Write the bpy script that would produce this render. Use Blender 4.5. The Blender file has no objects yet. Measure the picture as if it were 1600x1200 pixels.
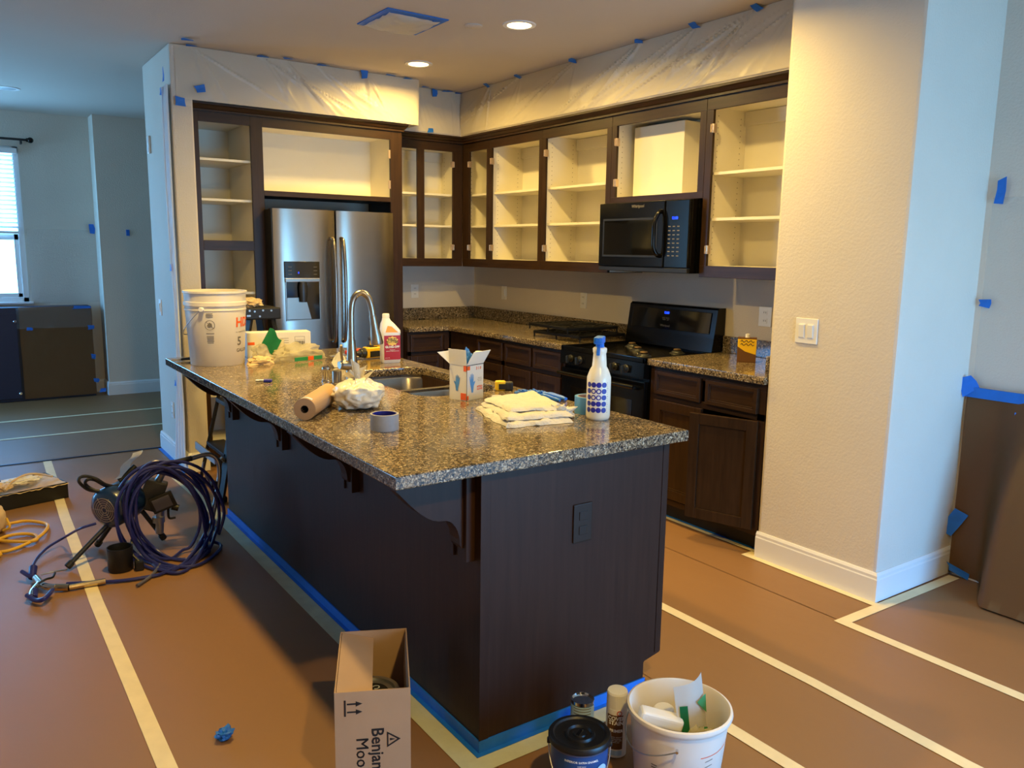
import bpy, bmesh, math, random
from mathutils import Vector, Matrix, noise
random.seed(7)
R = math.radians
scene = bpy.context.scene
COL = scene.collection
# ------------------------------------------------------------------ camera
def make_camera():
    yaw, pitch, roll, f = CAM
    fw = Vector((-math.sin(yaw)*math.cos(pitch), math.cos(yaw)*math.cos(pitch), math.sin(pitch)))
    r = Vector((math.cos(yaw), math.sin(yaw), 0)); u = r.cross(fw)
    r2 = r*math.cos(roll)+u*math.sin(roll); u2 = -r*math.sin(roll)+u*math.cos(roll)
    cam = bpy.data.cameras.new('camera'); o = bpy.data.objects.new('camera', cam); COL.objects.link(o)
    m = Matrix(((r2.x,u2.x,-fw.x,CP[0]),(r2.y,u2.y,-fw.y,CP[1]),(r2.z,u2.z,-fw.z,CP[2]),(0,0,0,1)))
    o.matrix_world = m
    cam.sensor_fit = 'HORIZONTAL'; cam.sensor_width = 36; cam.lens = f/1600*36
    cam.clip_start = .05; cam.clip_end = 200
    scene.camera = o
CP = (-3.8779, -6.1797, 1.5017)
CAM = (-0.6085, -0.1624, 0.0147, 1264.41)
make_camera()
# ------------------------------------------------------------------ world, lights, exposure
scene.view_settings.view_transform = 'Standard'; scene.view_settings.look = 'None'
scene.view_settings.gamma = 1; scene.view_settings.use_curve_mapping = False
scene.view_settings.exposure = 0.0
W = bpy.data.worlds.new('sky'); scene.world = W; W.use_nodes = True
nt = W.node_tree; bg = nt.nodes['Background']
SKY = (0.14, 0.47, 1.0); SKYS = 16.5
tc = nt.nodes.new('ShaderNodeTexCoord'); sx = nt.nodes.new('ShaderNodeSeparateXYZ')
cr = nt.nodes.new('ShaderNodeValToRGB')
nt.links.new(tc.outputs['Generated'], sx.inputs[0]); nt.links.new(sx.outputs['Z'], cr.inputs[0])
cr.color_ramp.elements[0].position = 0.0; cr.color_ramp.elements[0].color = (0.19,0.48,0.82,1)
cr.color_ramp.elements[1].position = 0.08; cr.color_ramp.elements[1].color = (*SKY,1)
nt.links.new(cr.outputs[0], bg.inputs['Color']); bg.inputs['Strength'].default_value = SKYS
WARM = (1.0, 0.675, 0.19); LAMPW = 38
def lamp_light(x, y, z, w=LAMPW, col=WARM, sp=150):
    l = bpy.data.lights.new('ceiling_lamp_light', 'AREA'); l.shape = 'DISK'; l.size = .13
    l.energy = w; l.color = col; l.spread = R(sp)
    o = bpy.data.objects.new('ceiling_lamp_light', l); COL.objects.link(o); o.location = (x, y, z)
    return o
ZC = 2.748
LAMPS = [(-1.13,-1.07),(-1.14,-2.27),(-1.14,-3.40),(-2.92,-2.85),(-2.95,-6.1)]
for i,(x, y) in enumerate(LAMPS): lamp_light(x, y, ZC-.012, LAMPW*(.78,.78,.66,1.35,1.4)[i], sp=(165,165,155,165,160)[i])
def portal(name, loc, rot, sx_, sy_):
    l = bpy.data.lights.new(name, 'AREA'); l.shape = 'RECTANGLE'; l.size = sx_; l.size_y = sy_
    l.cycles.is_portal = True
    o = bpy.data.objects.new(name, l); COL.objects.link(o); o.location = loc; o.rotation_euler = rot
# openings: (glass doors behind the camera, window on the left wall, far window)
portal('daylight_opening', (-1.15,-7.35,.85), (R(90),0,0), 1.9, 1.6)
portal('daylight_opening', (-6.95,2.1,1.3), (0,R(-90),0), 2.3, 1.3)
portal('daylight_opening', (-4.05,3.3,1.7), (R(-90),0,0), 1.7, 1.6)
# ------------------------------------------------------------------ materials
def lin(c):
    return tuple(((v/255)/12.92 if v/255 <= .04045 else ((v/255+.055)/1.055)**2.4) for v in c)
def mat(name, rgb, rough=.5, metal=0, var=0, vscale=8, bump=0, bscale=60, stretch=(1,1,1), coat=0, trans=0, emit=None, es=0, alpha=1, raw=False, spec=.5, rgb2=None, detail=4, sss=0):
    m = bpy.data.materials.new(name); m.use_nodes = True
    n = m.node_tree.nodes; L = m.node_tree.links; b = n['Principled BSDF']
    c = rgb if raw else lin(rgb)
    b.inputs['Base Color'].default_value = (*c,1); b.inputs['Roughness'].default_value = rough
    b.inputs['Metallic'].default_value = metal; b.inputs['Coat Weight'].default_value = coat
    b.inputs['Coat Roughness'].default_value = .06
    b.inputs['Transmission Weight'].default_value = trans; b.inputs['Alpha'].default_value = alpha
    b.inputs['Specular IOR Level'].default_value = spec
    if sss: b.inputs['Subsurface Weight'].default_value = sss; b.inputs['Subsurface Radius'].default_value=(.02,.02,.02)
    if emit: b.inputs['Emission Color'].default_value = (*lin(emit),1); b.inputs['Emission Strength'].default_value = es
    t = n.new('ShaderNodeTexCoord'); mp = n.new('ShaderNodeMapping'); mp.inputs['Scale'].default_value = stretch
    L.new(t.outputs['Object'], mp.inputs[0])
    if var or rgb2:
        q = n.new('ShaderNodeTexNoise'); q.inputs['Scale'].default_value = vscale; q.inputs['Detail'].default_value = detail
        L.new(mp.outputs[0], q.inputs['Vector'])
        rp = n.new('ShaderNodeValToRGB'); L.new(q.outputs[0], rp.inputs[0])
        rp.color_ramp.elements[0].position = .3; rp.color_ramp.elements[1].position = .7
        if rgb2: d = lin(rgb2) if not raw else rgb2; e = c
        else: d = tuple(v*(1-var) for v in c); e = tuple(min(1,v*(1+var)) for v in c)
        rp.color_ramp.elements[0].color = (*d,1); rp.color_ramp.elements[1].color = (*e,1)
        L.new(rp.outputs[0], b.inputs['Base Color'])
    if bump:
        q = n.new('ShaderNodeTexNoise'); q.inputs['Scale'].default_value = bscale; q.inputs['Detail'].default_value = 3
        L.new(mp.outputs[0], q.inputs['Vector'])
        bp = n.new('ShaderNodeBump'); bp.inputs['Strength'].default_value = bump; bp.inputs['Distance'].default_value = .01
        L.new(q.outputs[0], bp.inputs['Height']); L.new(bp.outputs[0], b.inputs['Normal'])
    return m
M = {}
M['wall'] = mat('wall_paint', (214,204,190), .75, var=.02, vscale=3, bump=.22, bscale=95)
M['ceil'] = mat('ceiling_paint', (196,186,174), .9, var=.015, vscale=2, bump=.1, bscale=120)
M['white'] = mat('white_trim_paint', (228,226,224), .4)
M['cabwhite'] = mat('white_melamine', (226,220,204), .45, var=.02, vscale=4)
M['wood'] = mat('espresso_stained_wood', (49,32,18), .38, var=.28, vscale=9, stretch=(6,6,.5), bump=.05, bscale=80, spec=.3)
M['woodx'] = mat('espresso_wood_horizontal', (49,32,18), .38, var=.28, vscale=9, stretch=(.6,.6,6), bump=.05, bscale=80, spec=.3)
M['island'] = mat('island_dark_veneer', (50,33,25), .42, var=.16, vscale=9, stretch=(7,7,.4), bump=.04, bscale=90, spec=.18)
M['paper'] = mat('brown_builders_paper', (139,101,64), .48, var=.05, vscale=2.2, bump=.4, bscale=5, stretch=(1,.5,1))
M['masking'] = mat('cream_masking_tape', (228,210,166), .6, var=.05, vscale=14, bump=.1, bscale=50)
M['greentape'] = mat('pale_masking_tape', (200,198,160), .6, var=.08, vscale=14, bump=.2, bscale=40)
M['blue'] = mat('blue_painters_tape', (22,108,205), .55, var=.08, vscale=20, bump=.1, bscale=60)
M['black'] = mat('black_gloss_enamel', (9,9,9), .16, spec=.35)
M['blackm'] = mat('black_matte_plastic', (22,22,24), .5)
M['darkgrey'] = mat('dark_grey_metal', (58,58,60), .4, metal=.6)
M['lidblack'] = mat('satin_black_plastic', (16,16,17), .38)
M['outletbrown'] = mat('dark_brown_plastic', (40,31,25), .4, spec=.25)
M['iron'] = mat('cast_iron', (11,10,10), .6, spec=.25)
M['steel'] = mat('brushed_stainless', (158,150,140), .27, metal=1, var=.05, vscale=40, stretch=(40,40,.4))
M['nickel'] = mat('brushed_nickel', (176,168,156), .28, metal=1)
M['chrome'] = mat('chrome', (215,215,215), .08, metal=1)
M['brass'] = mat('gold_chrome_tube', (200,178,140), .18, metal=1)
M['alum'] = mat('dull_aluminium', (178,178,178), .38, metal=.9)
M['plasticw'] = mat('white_plastic', (232,230,226), .35)
M['pailw'] = mat('translucent_white_plastic', (226,218,206), .35, sss=.25)
M['hose'] = mat('blue_rubber_hose', (38,44,120), .32)
M['motor'] = mat('navy_enamel', (16,42,84), .28, coat=.4)
M['navycab'] = mat('navy_cabinet_paint', (24,38,64), .4)
M['yellow'] = mat('yellow_rubber', (226,176,48), .45)
M['yelp'] = mat('yellow_tool_plastic', (235,190,30), .4)
M['red'] = mat('red_plastic', (190,40,30), .4)
M['redlab'] = mat('red_label', (165,14,16), .5)
M['orange'] = mat('orange_print', (236,96,30), .5)
M['orangel'] = mat('amber_label', (240,160,30), .5)
M['green'] = mat('green_print', (40,140,86), .4)
M['card'] = mat('kraft_cardboard', (176,142,108), .75, var=.05, vscale=6, bump=.05, bscale=30)
M['cardw'] = mat('white_carton', (226,222,214), .55)
M['ink'] = mat('black_ink', (28,24,24), .7)
M['inkg'] = mat('grey_ink', (110,104,98), .7)
M['inkw'] = mat('white_ink', (235,238,240), .6)
M['inkb'] = mat('blue_ink', (34,38,150), .45)
M['cloth'] = mat('white_cotton_rag', (206,201,190), .9, var=.03, vscale=20, bump=.4, bscale=160)
M['glove'] = mat('blue_nitrile', (40,116,214), .45, bump=.2, bscale=40)
M['bag'] = mat('white_bag_film', (222,214,196), .28, bump=.6, bscale=26)
M['labelblue'] = mat('paint_label_blue', (32,76,136), .35)
M['labelgrey'] = mat('paint_label_grey', (92,92,112), .4)
M['lightblue'] = mat('pale_blue_label', (170,205,232), .4)
M['brownlab'] = mat('brown_label', (98,62,24), .5)
M['tan'] = mat('tan_paper', (208,180,140), .7, var=.06, vscale=20)
M['lens'] = mat('lamp_lens', (255,240,200), .4, emit=(255,214,140), es=14)
M['lensoff'] = mat('lamp_lens_off', (150,150,150), .4)
M['bluelit'] = mat('blue_display_glow', (20,40,255), .4, emit=(20,60,255), es=4)
M['glassblk'] = mat('black_oven_glass', (9,9,9), .06, coat=.5)
M['knob'] = mat('dark_pewter_knob', (70,70,66), .3, metal=.7)
M['dlam'] = mat('grey_tape_cloth', (150,152,160), .5, var=.05, vscale=60)
M['clear'] = mat('clear_bottle_plastic', (236,230,214), .25, sss=.2)
M['rust'] = mat('copper_hinge', (206,182,156), .35, metal=.8)
M['mug'] = mat('burner_cap_metal', (150,125,95), .5, metal=1)
M['teal'] = mat('pale_blue_plastic', (84,150,220), .4)
def granite():
    m = bpy.data.materials.new('speckled_granite'); m.use_nodes = True
    n = m.node_tree.nodes; L = m.node_tree.links; b = n['Principled BSDF']
    t = n.new('ShaderNodeTexCoord')
    v = n.new('ShaderNodeTexVoronoi'); v.inputs['Scale'].default_value = 225; v.feature = 'F1'
    v.inputs['Randomness'].default_value = 1
    dn = n.new('ShaderNodeTexNoise'); dn.inputs['Scale'].default_value = 60; dn.inputs['Detail'].default_value = 3
    mx = n.new('ShaderNodeMix'); mx.data_type = 'VECTOR'; mx.inputs[0].default_value = .03
    L.new(t.outputs['Object'], dn.inputs['Vector']); L.new(t.outputs['Object'], mx.inputs[4]); L.new(dn.outputs['Color'], mx.inputs[5])
    L.new(mx.outputs[1], v.inputs['Vector'])
    sp = n.new('ShaderNodeSeparateColor'); L.new(v.outputs['Color'], sp.inputs[0])
    rp = n.new('ShaderNodeValToRGB'); rp.color_ramp.interpolation = 'CONSTANT'
    L.new(sp.outputs[0], rp.inputs[0])
    cols = [(0,(40,36,34)),(.20,(84,74,62)),(.42,(132,116,94)),(.66,(168,150,122)),(.82,(98,94,90)),(.91,(200,190,168))]
    e = rp.color_ramp.elements
    e[0].position = 0; e[0].color = (*lin(cols[0][1]),1); e[1].position = cols[1][0]; e[1].color = (*lin(cols[1][1]),1)
    for p_, c_ in cols[2:]:
        k = e.new(p_); k.color = (*lin(c_),1)
    n2 = n.new('ShaderNodeTexNoise'); n2.inputs['Scale'].default_value = 7; n2.inputs['Detail'].default_value = 4
    L.new(t.outputs['Object'], n2.inputs['Vector'])
    r2 = n.new('ShaderNodeValToRGB'); r2.color_ramp.elements[0].position = .35; r2.color_ramp.elements[1].position = .7
    r2.color_ramp.elements[0].color = (.72,.70,.68,1); r2.color_ramp.elements[1].color = (1.0,.93,.82,1)
    L.new(n2.outputs[0], r2.inputs[0])
    mc = n.new('ShaderNodeMix'); mc.data_type = 'RGBA'; mc.blend_type = 'MULTIPLY'; mc.inputs[0].default_value = 1
    L.new(rp.outputs[0], mc.inputs[6]); L.new(r2.outputs[0], mc.inputs[7]); L.new(mc.outputs[2], b.inputs['Base Color'])
    b.inputs['Roughness'].default_value = .13; b.inputs['Specular IOR Level'].default_value = .6
    return m
M['granite'] = granite()
def film(name, rgb, opacity, rough=.22, bump=.5, bscale=9, stretch=(1,1,1), trl=.35):
    m = bpy.data.materials.new(name); m.use_nodes = True
    n = m.node_tree.nodes; L = m.node_tree.links; out = n['Material Output']; b = n['Principled BSDF']
    b.inputs['Base Color'].default_value = (*lin(rgb),1); b.inputs['Roughness'].default_value = rough
    tr = n.new('ShaderNodeBsdfTransparent'); tl = n.new('ShaderNodeBsdfTranslucent'); tl.inputs[0].default_value = (*lin(rgb),1)
    m1 = n.new('ShaderNodeMixShader'); m1.inputs[0].default_value = trl
    m2 = n.new('ShaderNodeMixShader'); m2.inputs[0].default_value = opacity
    L.new(b.outputs[0], m1.inputs[1]); L.new(tl.outputs[0], m1.inputs[2])
    L.new(tr.outputs[0], m2.inputs[1]); L.new(m1.outputs[0], m2.inputs[2]); L.new(m2.outputs[0], out.inputs[0])
    t = n.new('ShaderNodeTexCoord'); mp = n.new('ShaderNodeMapping'); mp.inputs['Scale'].default_value = stretch
    q = n.new('ShaderNodeTexNoise'); q.inputs['Scale'].default_value = bscale; q.inputs['Detail'].default_value = 3
    bp = n.new('ShaderNodeBump'); bp.inputs['Strength'].default_value = bump; bp.inputs['Distance'].default_value = .02
    L.new(t.outputs['Object'], mp.inputs[0]); L.new(mp.outputs[0], q.inputs['Vector']); L.new(q.outputs[0], bp.inputs['Height'])
    L.new(bp.outputs[0], b.inputs['Normal'])
    return m
M['film'] = film('masking_plastic_film', (236,228,212), .88, .3, .15, 14)
M['filmclear'] = film('thin_clear_film', (215,222,226), .16, .15, .6, 10)
M['filmhang'] = mat('daylight_tinted_film', (232,240,248), .3, bump=.15, bscale=40)  # white film with the blue of the daylight mixed into its base colour
M['packfilm'] = film('crinkled_packaging_film', (224,214,178), .5, .15, .9, 45)
M['glass'] = film('window_glass', (230,240,245), .08, .05, 0, 5)
# ------------------------------------------------------------------ builders
class B:
    def __init__(s): s.bm = bmesh.new()
    def _add(s, vs, fs):
        v = [s.bm.verts.new(p) for p in vs]
        out = []
        for f in fs:
            try: out.append(s.bm.faces.new([v[i] for i in f]))
            except ValueError: pass
        return v, out
    def box(s, x0,x1,y0,y1,z0,z1, bev=0, m=None, seg=2):
        if x0>x1: x0,x1=x1,x0
        if y0>y1: y0,y1=y1,y0
        if z0>z1: z0,z1=z1,z0
        vs=[(x,y,z) for z in (z0,z1) for y in (y0,y1) for x in (x0,x1)]
        if m is not None: vs=[m@Vector(p) for p in vs]
        v,f = s._add(vs,[(0,2,3,1),(4,5,7,6),(0,1,5,4),(2,6,7,3),(0,4,6,2),(1,3,7,5)])
        if bev:
            bev=min(bev,.45*min(x1-x0,y1-y0,z1-z0))
            es=list({e for q in f for e in q.edges})
            bmesh.ops.bevel(s.bm, geom=es, offset=bev, segments=seg, affect='EDGES', profile=.6)
        return s
    def lathe(s, prof, seg=28, m=None, ang=2*math.pi, flat=False):
        n=len(prof); full=abs(ang-2*math.pi)<1e-6; k=seg if full else seg+1
        vs=[]
        for i in range(k):
            a=ang*i/seg
            for r,z in prof: vs.append(Vector((r*math.cos(a),r*math.sin(a),z)))
        if m is not None: vs=[m@p for p in vs]
        fs=[]
        for i in range(seg):
            j=(i+1)%k
            for q in range(n-1):
                fs.append((i*n+q,j*n+q,j*n+q+1,i*n+q+1))
        v,f=s._add(vs,fs)
        bmesh.ops.remove_doubles(s.bm, verts=v, dist=1e-5)
        return s
    def cyl(s, p0, p1, r0, r1=None, seg=20, bev=0):
        p0=Vector(p0); p1=Vector(p1); r1=r0 if r1 is None else r1
        d=p1-p0; L_=d.length; q=d.to_track_quat('Z','Y').to_matrix().to_4x4()
        m=Matrix.Translation(p0)@q
        pr=[(0,0),(r0-bev,0),(r0,bev),(r1,L_-bev),(r1-bev,L_),(0,L_)] if bev else [(0,0),(r0,0),(r1,L_),(0,L_)]
        return s.lathe(pr,seg,m)
    def tube(s, pts, r, seg=8, closed=False, sub=6, rr=None, caps=True):
        P=[Vector(p) for p in pts]
        if sub>1 and len(P)>2:
            Q=[]; n=len(P)
            rng=range(n if closed else n-1)
            for i in rng:
                a=P[(i-1)%n] if (closed or i>0) else P[0]*2-P[1]
                b=P[i]; c=P[(i+1)%n]; d=P[(i+2)%n] if (closed or i<n-2) else P[-1]*2-P[-2]
                for k in range(sub):
                    t=k/sub
                    Q.append(.5*((2*b)+(c-a)*t+(2*a-5*b+4*c-d)*t*t+(3*b-a-3*c+d)*t**3))
            if not closed: Q.append(P[-1])
            P=Q
        n=len(P); up=Vector((0,0,1)); vs=[]; prev=None
        for i in range(n):
            t=((P[(i+1)%n] if (closed or i<n-1) else P[i])-(P[i-1] if (closed or i>0) else P[i])).normalized()
            if prev is None:
                a=t.cross(up)
                if a.length<.05: a=t.cross(Vector((1,0,0)))
                a.normalize()
            else:
                a=prev-t*prev.dot(t)
                a.normalize()
            prev=a; b=t.cross(a)
            ri=r if rr is None else rr[min(len(rr)-1,int(i/max(1,n-1)*(len(rr)-1)+.5))]
            for k in range(seg):
                an=2*math.pi*k/seg; vs.append(P[i]+a*math.cos(an)*ri+b*math.sin(an)*ri)
        fs=[]
        for i in range(n if closed else n-1):
            j=(i+1)%n
            for k in range(seg): fs.append((i*seg+k,i*seg+(k+1)%seg,j*seg+(k+1)%seg,j*seg+k))
        if not closed and caps: fs.append(tuple(range(seg))[::-1]); fs.append(tuple((n-1)*seg+k for k in range(seg)))
        s._add(vs,fs); return s
    def prism(s, pts, a, b, axis='y', m=None):
        def P(u,v,w):
            return {'y':(u,w,v),'x':(w,u,v),'z':(u,v,w)}[axis]
        n=len(pts); vs=[P(u,v,a) for u,v in pts]+[P(u,v,b) for u,v in pts]
        if m is not None: vs=[m@Vector(p) for p in vs]
        fs=[tuple(range(n)),tuple(range(n,2*n))[::-1]]+[(i,(i+1)%n,n+(i+1)%n,n+i) for i in range(n)]
        s._add(vs,fs); bmesh.ops.recalc_face_normals(s.bm, faces=s.bm.faces[:]); return s
    def grid(s, fn, nu, nv, thick=0):
        vs=[Vector(fn(i/nu,j/nv)) for j in range(nv+1) for i in range(nu+1)]
        fs=[(j*(nu+1)+i,j*(nu+1)+i+1,(j+1)*(nu+1)+i+1,(j+1)*(nu+1)+i) for j in range(nv) for i in range(nu)]
        v,f=s._add(vs,fs)
        if thick: bmesh.ops.solidify(s.bm, geom=f, thickness=thick)
        return s
    def blob(s, c, rad, sub=4, amp=.2, sc=6, seed=0, flat=None, ridge=0):
        r=bmesh.ops.create_icosphere(s.bm, subdivisions=sub, radius=1)
        for v in r['verts']:
            d=v.co.normalized(); q=d*sc+Vector((seed*3.1,seed*1.7,seed))
            k=1+amp*noise.noise(q)+amp*.5*noise.noise(q*2.3)
            if ridge: k+=ridge*abs(noise.noise(q*1.6))-ridge*.3
            p=Vector((d.x*rad[0]*k,d.y*rad[1]*k,d.z*rad[2]*k))
            if flat is not None and p.z<flat: p.z=flat+(p.z-flat)*.08
            v.co=p+Vector(c)
        return s
    def out(s, name, m, parent=None, smooth=None, world=False, **kw):
        if world and parent is not None:
            inv=parent.matrix_basis.inverted()
            bmesh.ops.transform(s.bm, matrix=inv, verts=s.bm.verts[:])
        if kw.pop('recalc',True): bmesh.ops.recalc_face_normals(s.bm, faces=s.bm.faces[:])
        me=bpy.data.meshes.new(name); s.bm.to_mesh(me); s.bm.free()
        me.materials.append(M[m] if isinstance(m,str) else m)
        ob=bpy.data.objects.new(name, me); COL.objects.link(ob)
        if parent is not None: ob.parent=parent
        if smooth: shade(me, smooth if isinstance(smooth,(int,float)) and smooth is not True else 40)
        for k,v in kw.items(): ob[k]=v
        return ob
def shade(me, deg=40):
    bm=bmesh.new(); bm.from_mesh(me)
    for f in bm.faces: f.smooth=True
    for e in bm.edges:
        if len(e.link_faces)==2 and e.calc_face_angle(0)>R(deg): e.smooth=False
    if deg==30 and len(bm.faces)>6:
        mean=sum(f.calc_area() for f in bm.faces)/len(bm.faces)
        for f in bm.faces:
            f.normal_update()
            if f.calc_area()>mean or abs(f.normal.z)>.9995: f.smooth=False
    bm.to_mesh(me); bm.free()
def T(name,label,cat,loc=(0,0,0),rz=0,group=None,rot=None):
    o=bpy.data.objects.new(name,None); COL.objects.link(o); o.empty_display_size=.05
    rx=rot if rot else (0,0,rz)
    o.matrix_basis=Matrix.Translation(loc)@Matrix.Rotation(rx[2],4,'Z')@Matrix.Rotation(rx[1],4,'Y')@Matrix.Rotation(rx[0],4,'X')
    tag(o,label,cat,group); return o
def tag(o,label=None,cat=None,group=None):
    if label: o['label']=label
    if cat: o['category']=cat
    if group: o['group']=group
    return o
def text(body,size,m,parent,xf=None,wrap=None,name='lettering',bold=0,align='CENTER',world=False,sx=1,line=1):
    c=bpy.data.curves.new('t','FONT'); c.body=body; c.size=size; c.align_x=align; c.align_y='CENTER'; c.offset=bold; c.space_line=line
    c.resolution_u=2
    o=bpy.data.objects.new('t',c); COL.objects.link(o); dg=bpy.context.evaluated_depsgraph_get(); dg.update()
    me=bpy.data.meshes.new_from_object(o.evaluated_get(dg)); bpy.data.objects.remove(o); bpy.data.curves.remove(c)
    me.materials.clear(); me.materials.append(M[m]); me.name=name
    bm=bmesh.new(); bm.from_mesh(me)
    if wrap:
        if len(bm.faces): bmesh.ops.triangulate(bm, faces=bm.faces[:])
        rad,a0,z0=wrap[:3]; k=wrap[3] if len(wrap)>3 else 0
        for v in bm.verts:
            a=a0+v.co.x*sx/rad; z=z0+v.co.y; r=rad+k*(z-z0)
            v.co=Vector((r*math.cos(a),r*math.sin(a),z))
    else:
        for v in bm.verts: v.co.x*=sx
    if xf is not None: bmesh.ops.transform(bm,matrix=xf,verts=bm.verts[:])
    if world and parent is not None: bmesh.ops.transform(bm,matrix=parent.matrix_basis.inverted(),verts=bm.verts[:])
    bm.to_mesh(me); bm.free()
    ob=bpy.data.objects.new(name,me); COL.objects.link(ob); ob.parent=parent; return ob
def cyl_disc(b, R0, a, z, rx, rz, n=20, rings=4):
    vs=[(R0*math.cos(a),R0*math.sin(a),z)]
    for q in range(1,rings+1):
        for k in range(n):
            t=2*math.pi*k/n; aa=a+rx*q/rings*math.cos(t)/R0; vs.append((R0*math.cos(aa),R0*math.sin(aa),z+rz*q/rings*math.sin(t)))
    fs=[(0,1+k,1+(k+1)%n) for k in range(n)]
    for q in range(rings-1): fs+=[(1+q*n+k,1+(q+1)*n+k,1+(q+1)*n+(k+1)%n,1+q*n+(k+1)%n) for k in range(n)]
    b._add(vs,fs)
def face_xf(origin, xdir, updir):
    x=Vector(xdir).normalized(); u=Vector(updir).normalized(); n=x.cross(u)
    return Matrix(((x.x,u.x,n.x,origin[0]),(x.y,u.y,n.y,origin[1]),(x.z,u.z,n.z,origin[2]),(0,0,0,1)))
def patch(parent, m, rad, a0, a1, z0, z1, name='label', off=.0008, slope=0, seg=16):
    b=B()
    b.grid(lambda u,v:((rad+off+slope*v)*math.cos(a0+(a1-a0)*u),(rad+off+slope*v)*math.sin(a0+(a1-a0)*u),z0+(z1-z0)*v),seg,1)
    return b.out(name,m,parent,smooth=True,recalc=False)
def struct(o): o['kind']='structure'; return o
def plate(name,m,parent,outer,holes,z0,z1,bev=0,world=True,**kw):
    c=bpy.data.curves.new('c','CURVE'); c.dimensions='2D'; c.fill_mode='BOTH'
    for pts in [outer]+holes:
        s=c.splines.new('POLY'); s.points.add(len(pts)-1); s.use_cyclic_u=True
        for i,p in enumerate(pts): s.points[i].co=(p[0],p[1],0,1)
    c.extrude=(z1-z0)/2-bev; c.bevel_depth=bev; c.bevel_resolution=2; c.offset=-bev
    o=bpy.data.objects.new('c',c); COL.objects.link(o); dg=bpy.context.evaluated_depsgraph_get(); dg.update()
    me=bpy.data.meshes.new_from_object(o.evaluated_get(dg)); bpy.data.objects.remove(o); bpy.data.curves.remove(c)
    b=B(); b.bm.from_mesh(me); bmesh.ops.translate(b.bm,vec=(0,0,(z0+z1)/2),verts=b.bm.verts[:])
    bmesh.ops.remove_doubles(b.bm,verts=b.bm.verts[:],dist=1e-5)
    bpy.data.meshes.remove(me)
    return b.out(name,m,parent,world=world,smooth=30,**kw)
def rrect(x0,x1,y0,y1,r,n=6):
    out=[]
    for cx,cy,a in ((x1-r,y1-r,0),(x0+r,y1-r,90),(x0+r,y0+r,180),(x1-r,y0+r,270)):
        for i in range(n+1):
            t=R(a+90*i/n); out.append((cx+r*math.cos(t),cy+r*math.sin(t)))
    return out
# ================================================================== ROOM SHELL
def wallbox(name,x0,x1,y0,y1,z0=0,z1=ZC,bev=0,m='wall'):
    return struct(B().box(x0,x1,y0,y1,z0,z1,bev).out(name,m,smooth=30))
struct(B().box(-7,1.2,-7.4,3.3,-.12,-.004).out('floor','paper'))
struct(B().box(-7,1.2,-7.4,3.3,ZC,ZC+.12).out('ceiling','ceil'))
wallbox('wall_right',0,.15,-3.69,.15)
wallbox('wall_right_pillar',-.624,.15,-4.33,-3.69,bev=.016)
wallbox('wall_right_front',0,.15,-7.4,-4.33)
wallbox('wall_back',-2.5,0,0,.15)
wallbox('wall_back_end',-2.63,-2.5,-.61,.215,bev=.012)
wallbox('wall_far_right',-2.6,.15,2.80,3.17)
wallbox('wall_far_side',0,.15,.15,2.80)
# far wall with a window opening
FW=[(-4.9,-3.22)]; WZ=(.94,2.42)
bw=B()
bw.box(-7,-4.9,3.07,3.19,0,ZC).box(-3.22,-2.6,3.07,3.19,0,ZC).box(-4.9,-3.22,3.07,3.19,0,WZ[0]).box(-4.9,-3.22,3.07,3.19,WZ[1],ZC)
struct(bw.out('wall_far','wall'))
bw=B(); bw.box(-7.1,-7,-7.4,1.45,0,ZC).box(-7.1,-7,2.75,3.3,0,ZC).box(-7.1,-7,1.45,2.75,0,.15).box(-7.1,-7,1.45,2.75,2.45,ZC)
struct(bw.out('wall_left','wall'))
bw=B(); bw.box(-7,-2.1,-7.5,-7.4,0,ZC).box(-.2,1.2,-7.5,-7.4,0,ZC).box(-2.1,-.2,-7.5,-7.4,0,.05).box(-2.1,-.2,-7.5,-7.4,1.65,ZC)
struct(bw.out('wall_behind','wall'))
SB=2.412   # underside of the soffits
struct(B().box(-2.5,-.905,-.604,0,2.425,ZC,.01).out('wall_soffit_left','wall',smooth=30))
struct(B().box(-.905,-.36,-.36,0,SB,ZC).out('wall_soffit_corner','wall'))
struct(B().box(-.36,0,-3.69,0,SB,ZC).out('wall_soffit_right','wall'))
def baseboard(name,path,h=.132,t=.015):
    # path: list of (x,y) on the wall line, board on the left-hand normal side
    b=B(); prof=[(0,0),(t,0),(t,h-.03),(t*.8,h-.024),(t*.8,h-.012),(t*.35,h),(0,h)]
    n=len(path); P=[Vector((*p,0)) for p in path]; rings=[]
    for i in range(n):
        d0=(P[i]-P[i-1]).normalized() if i else (P[1]-P[0]).normalized()
        d1=(P[i+1]-P[i]).normalized() if i<n-1 else d0
        n0=Vector((-d0.y,d0.x,0)); n1=Vector((-d1.y,d1.x,0)); nn=(n0+n1).normalized(); k=1/max(.3,nn.dot(n0))
        rings.append([P[i]+nn*(u*k)+Vector((0,0,v)) for u,v in prof])
    vs=[p for r in rings for p in r]; m=len(prof)
    fs=[(i*m+k,i*m+(k+1)%m,(i+1)*m+(k+1)%m,(i+1)*m+k) for i in range(n-1) for k in range(m)]
    fs+=[tuple(range(m)),tuple((n-1)*m+k for k in range(m))]
    b._add(vs,fs); return struct(b.out(name,'white'))
baseboard('baseboard_right',[(0,-4.33),(-.624,-4.33),(-.624,-3.69)])
baseboard('baseboard_right_front',[(0,-7.4),(0,-4.36)])
baseboard('baseboard_back',[(-2.5,-.61),(-2.63,-.61),(-2.63,.215),(-2.5,.215)])
baseboard('baseboard_far',[(-.02,2.80),(-2.6,2.80),(-2.6,3.07),(-2.7,3.07)])
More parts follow.
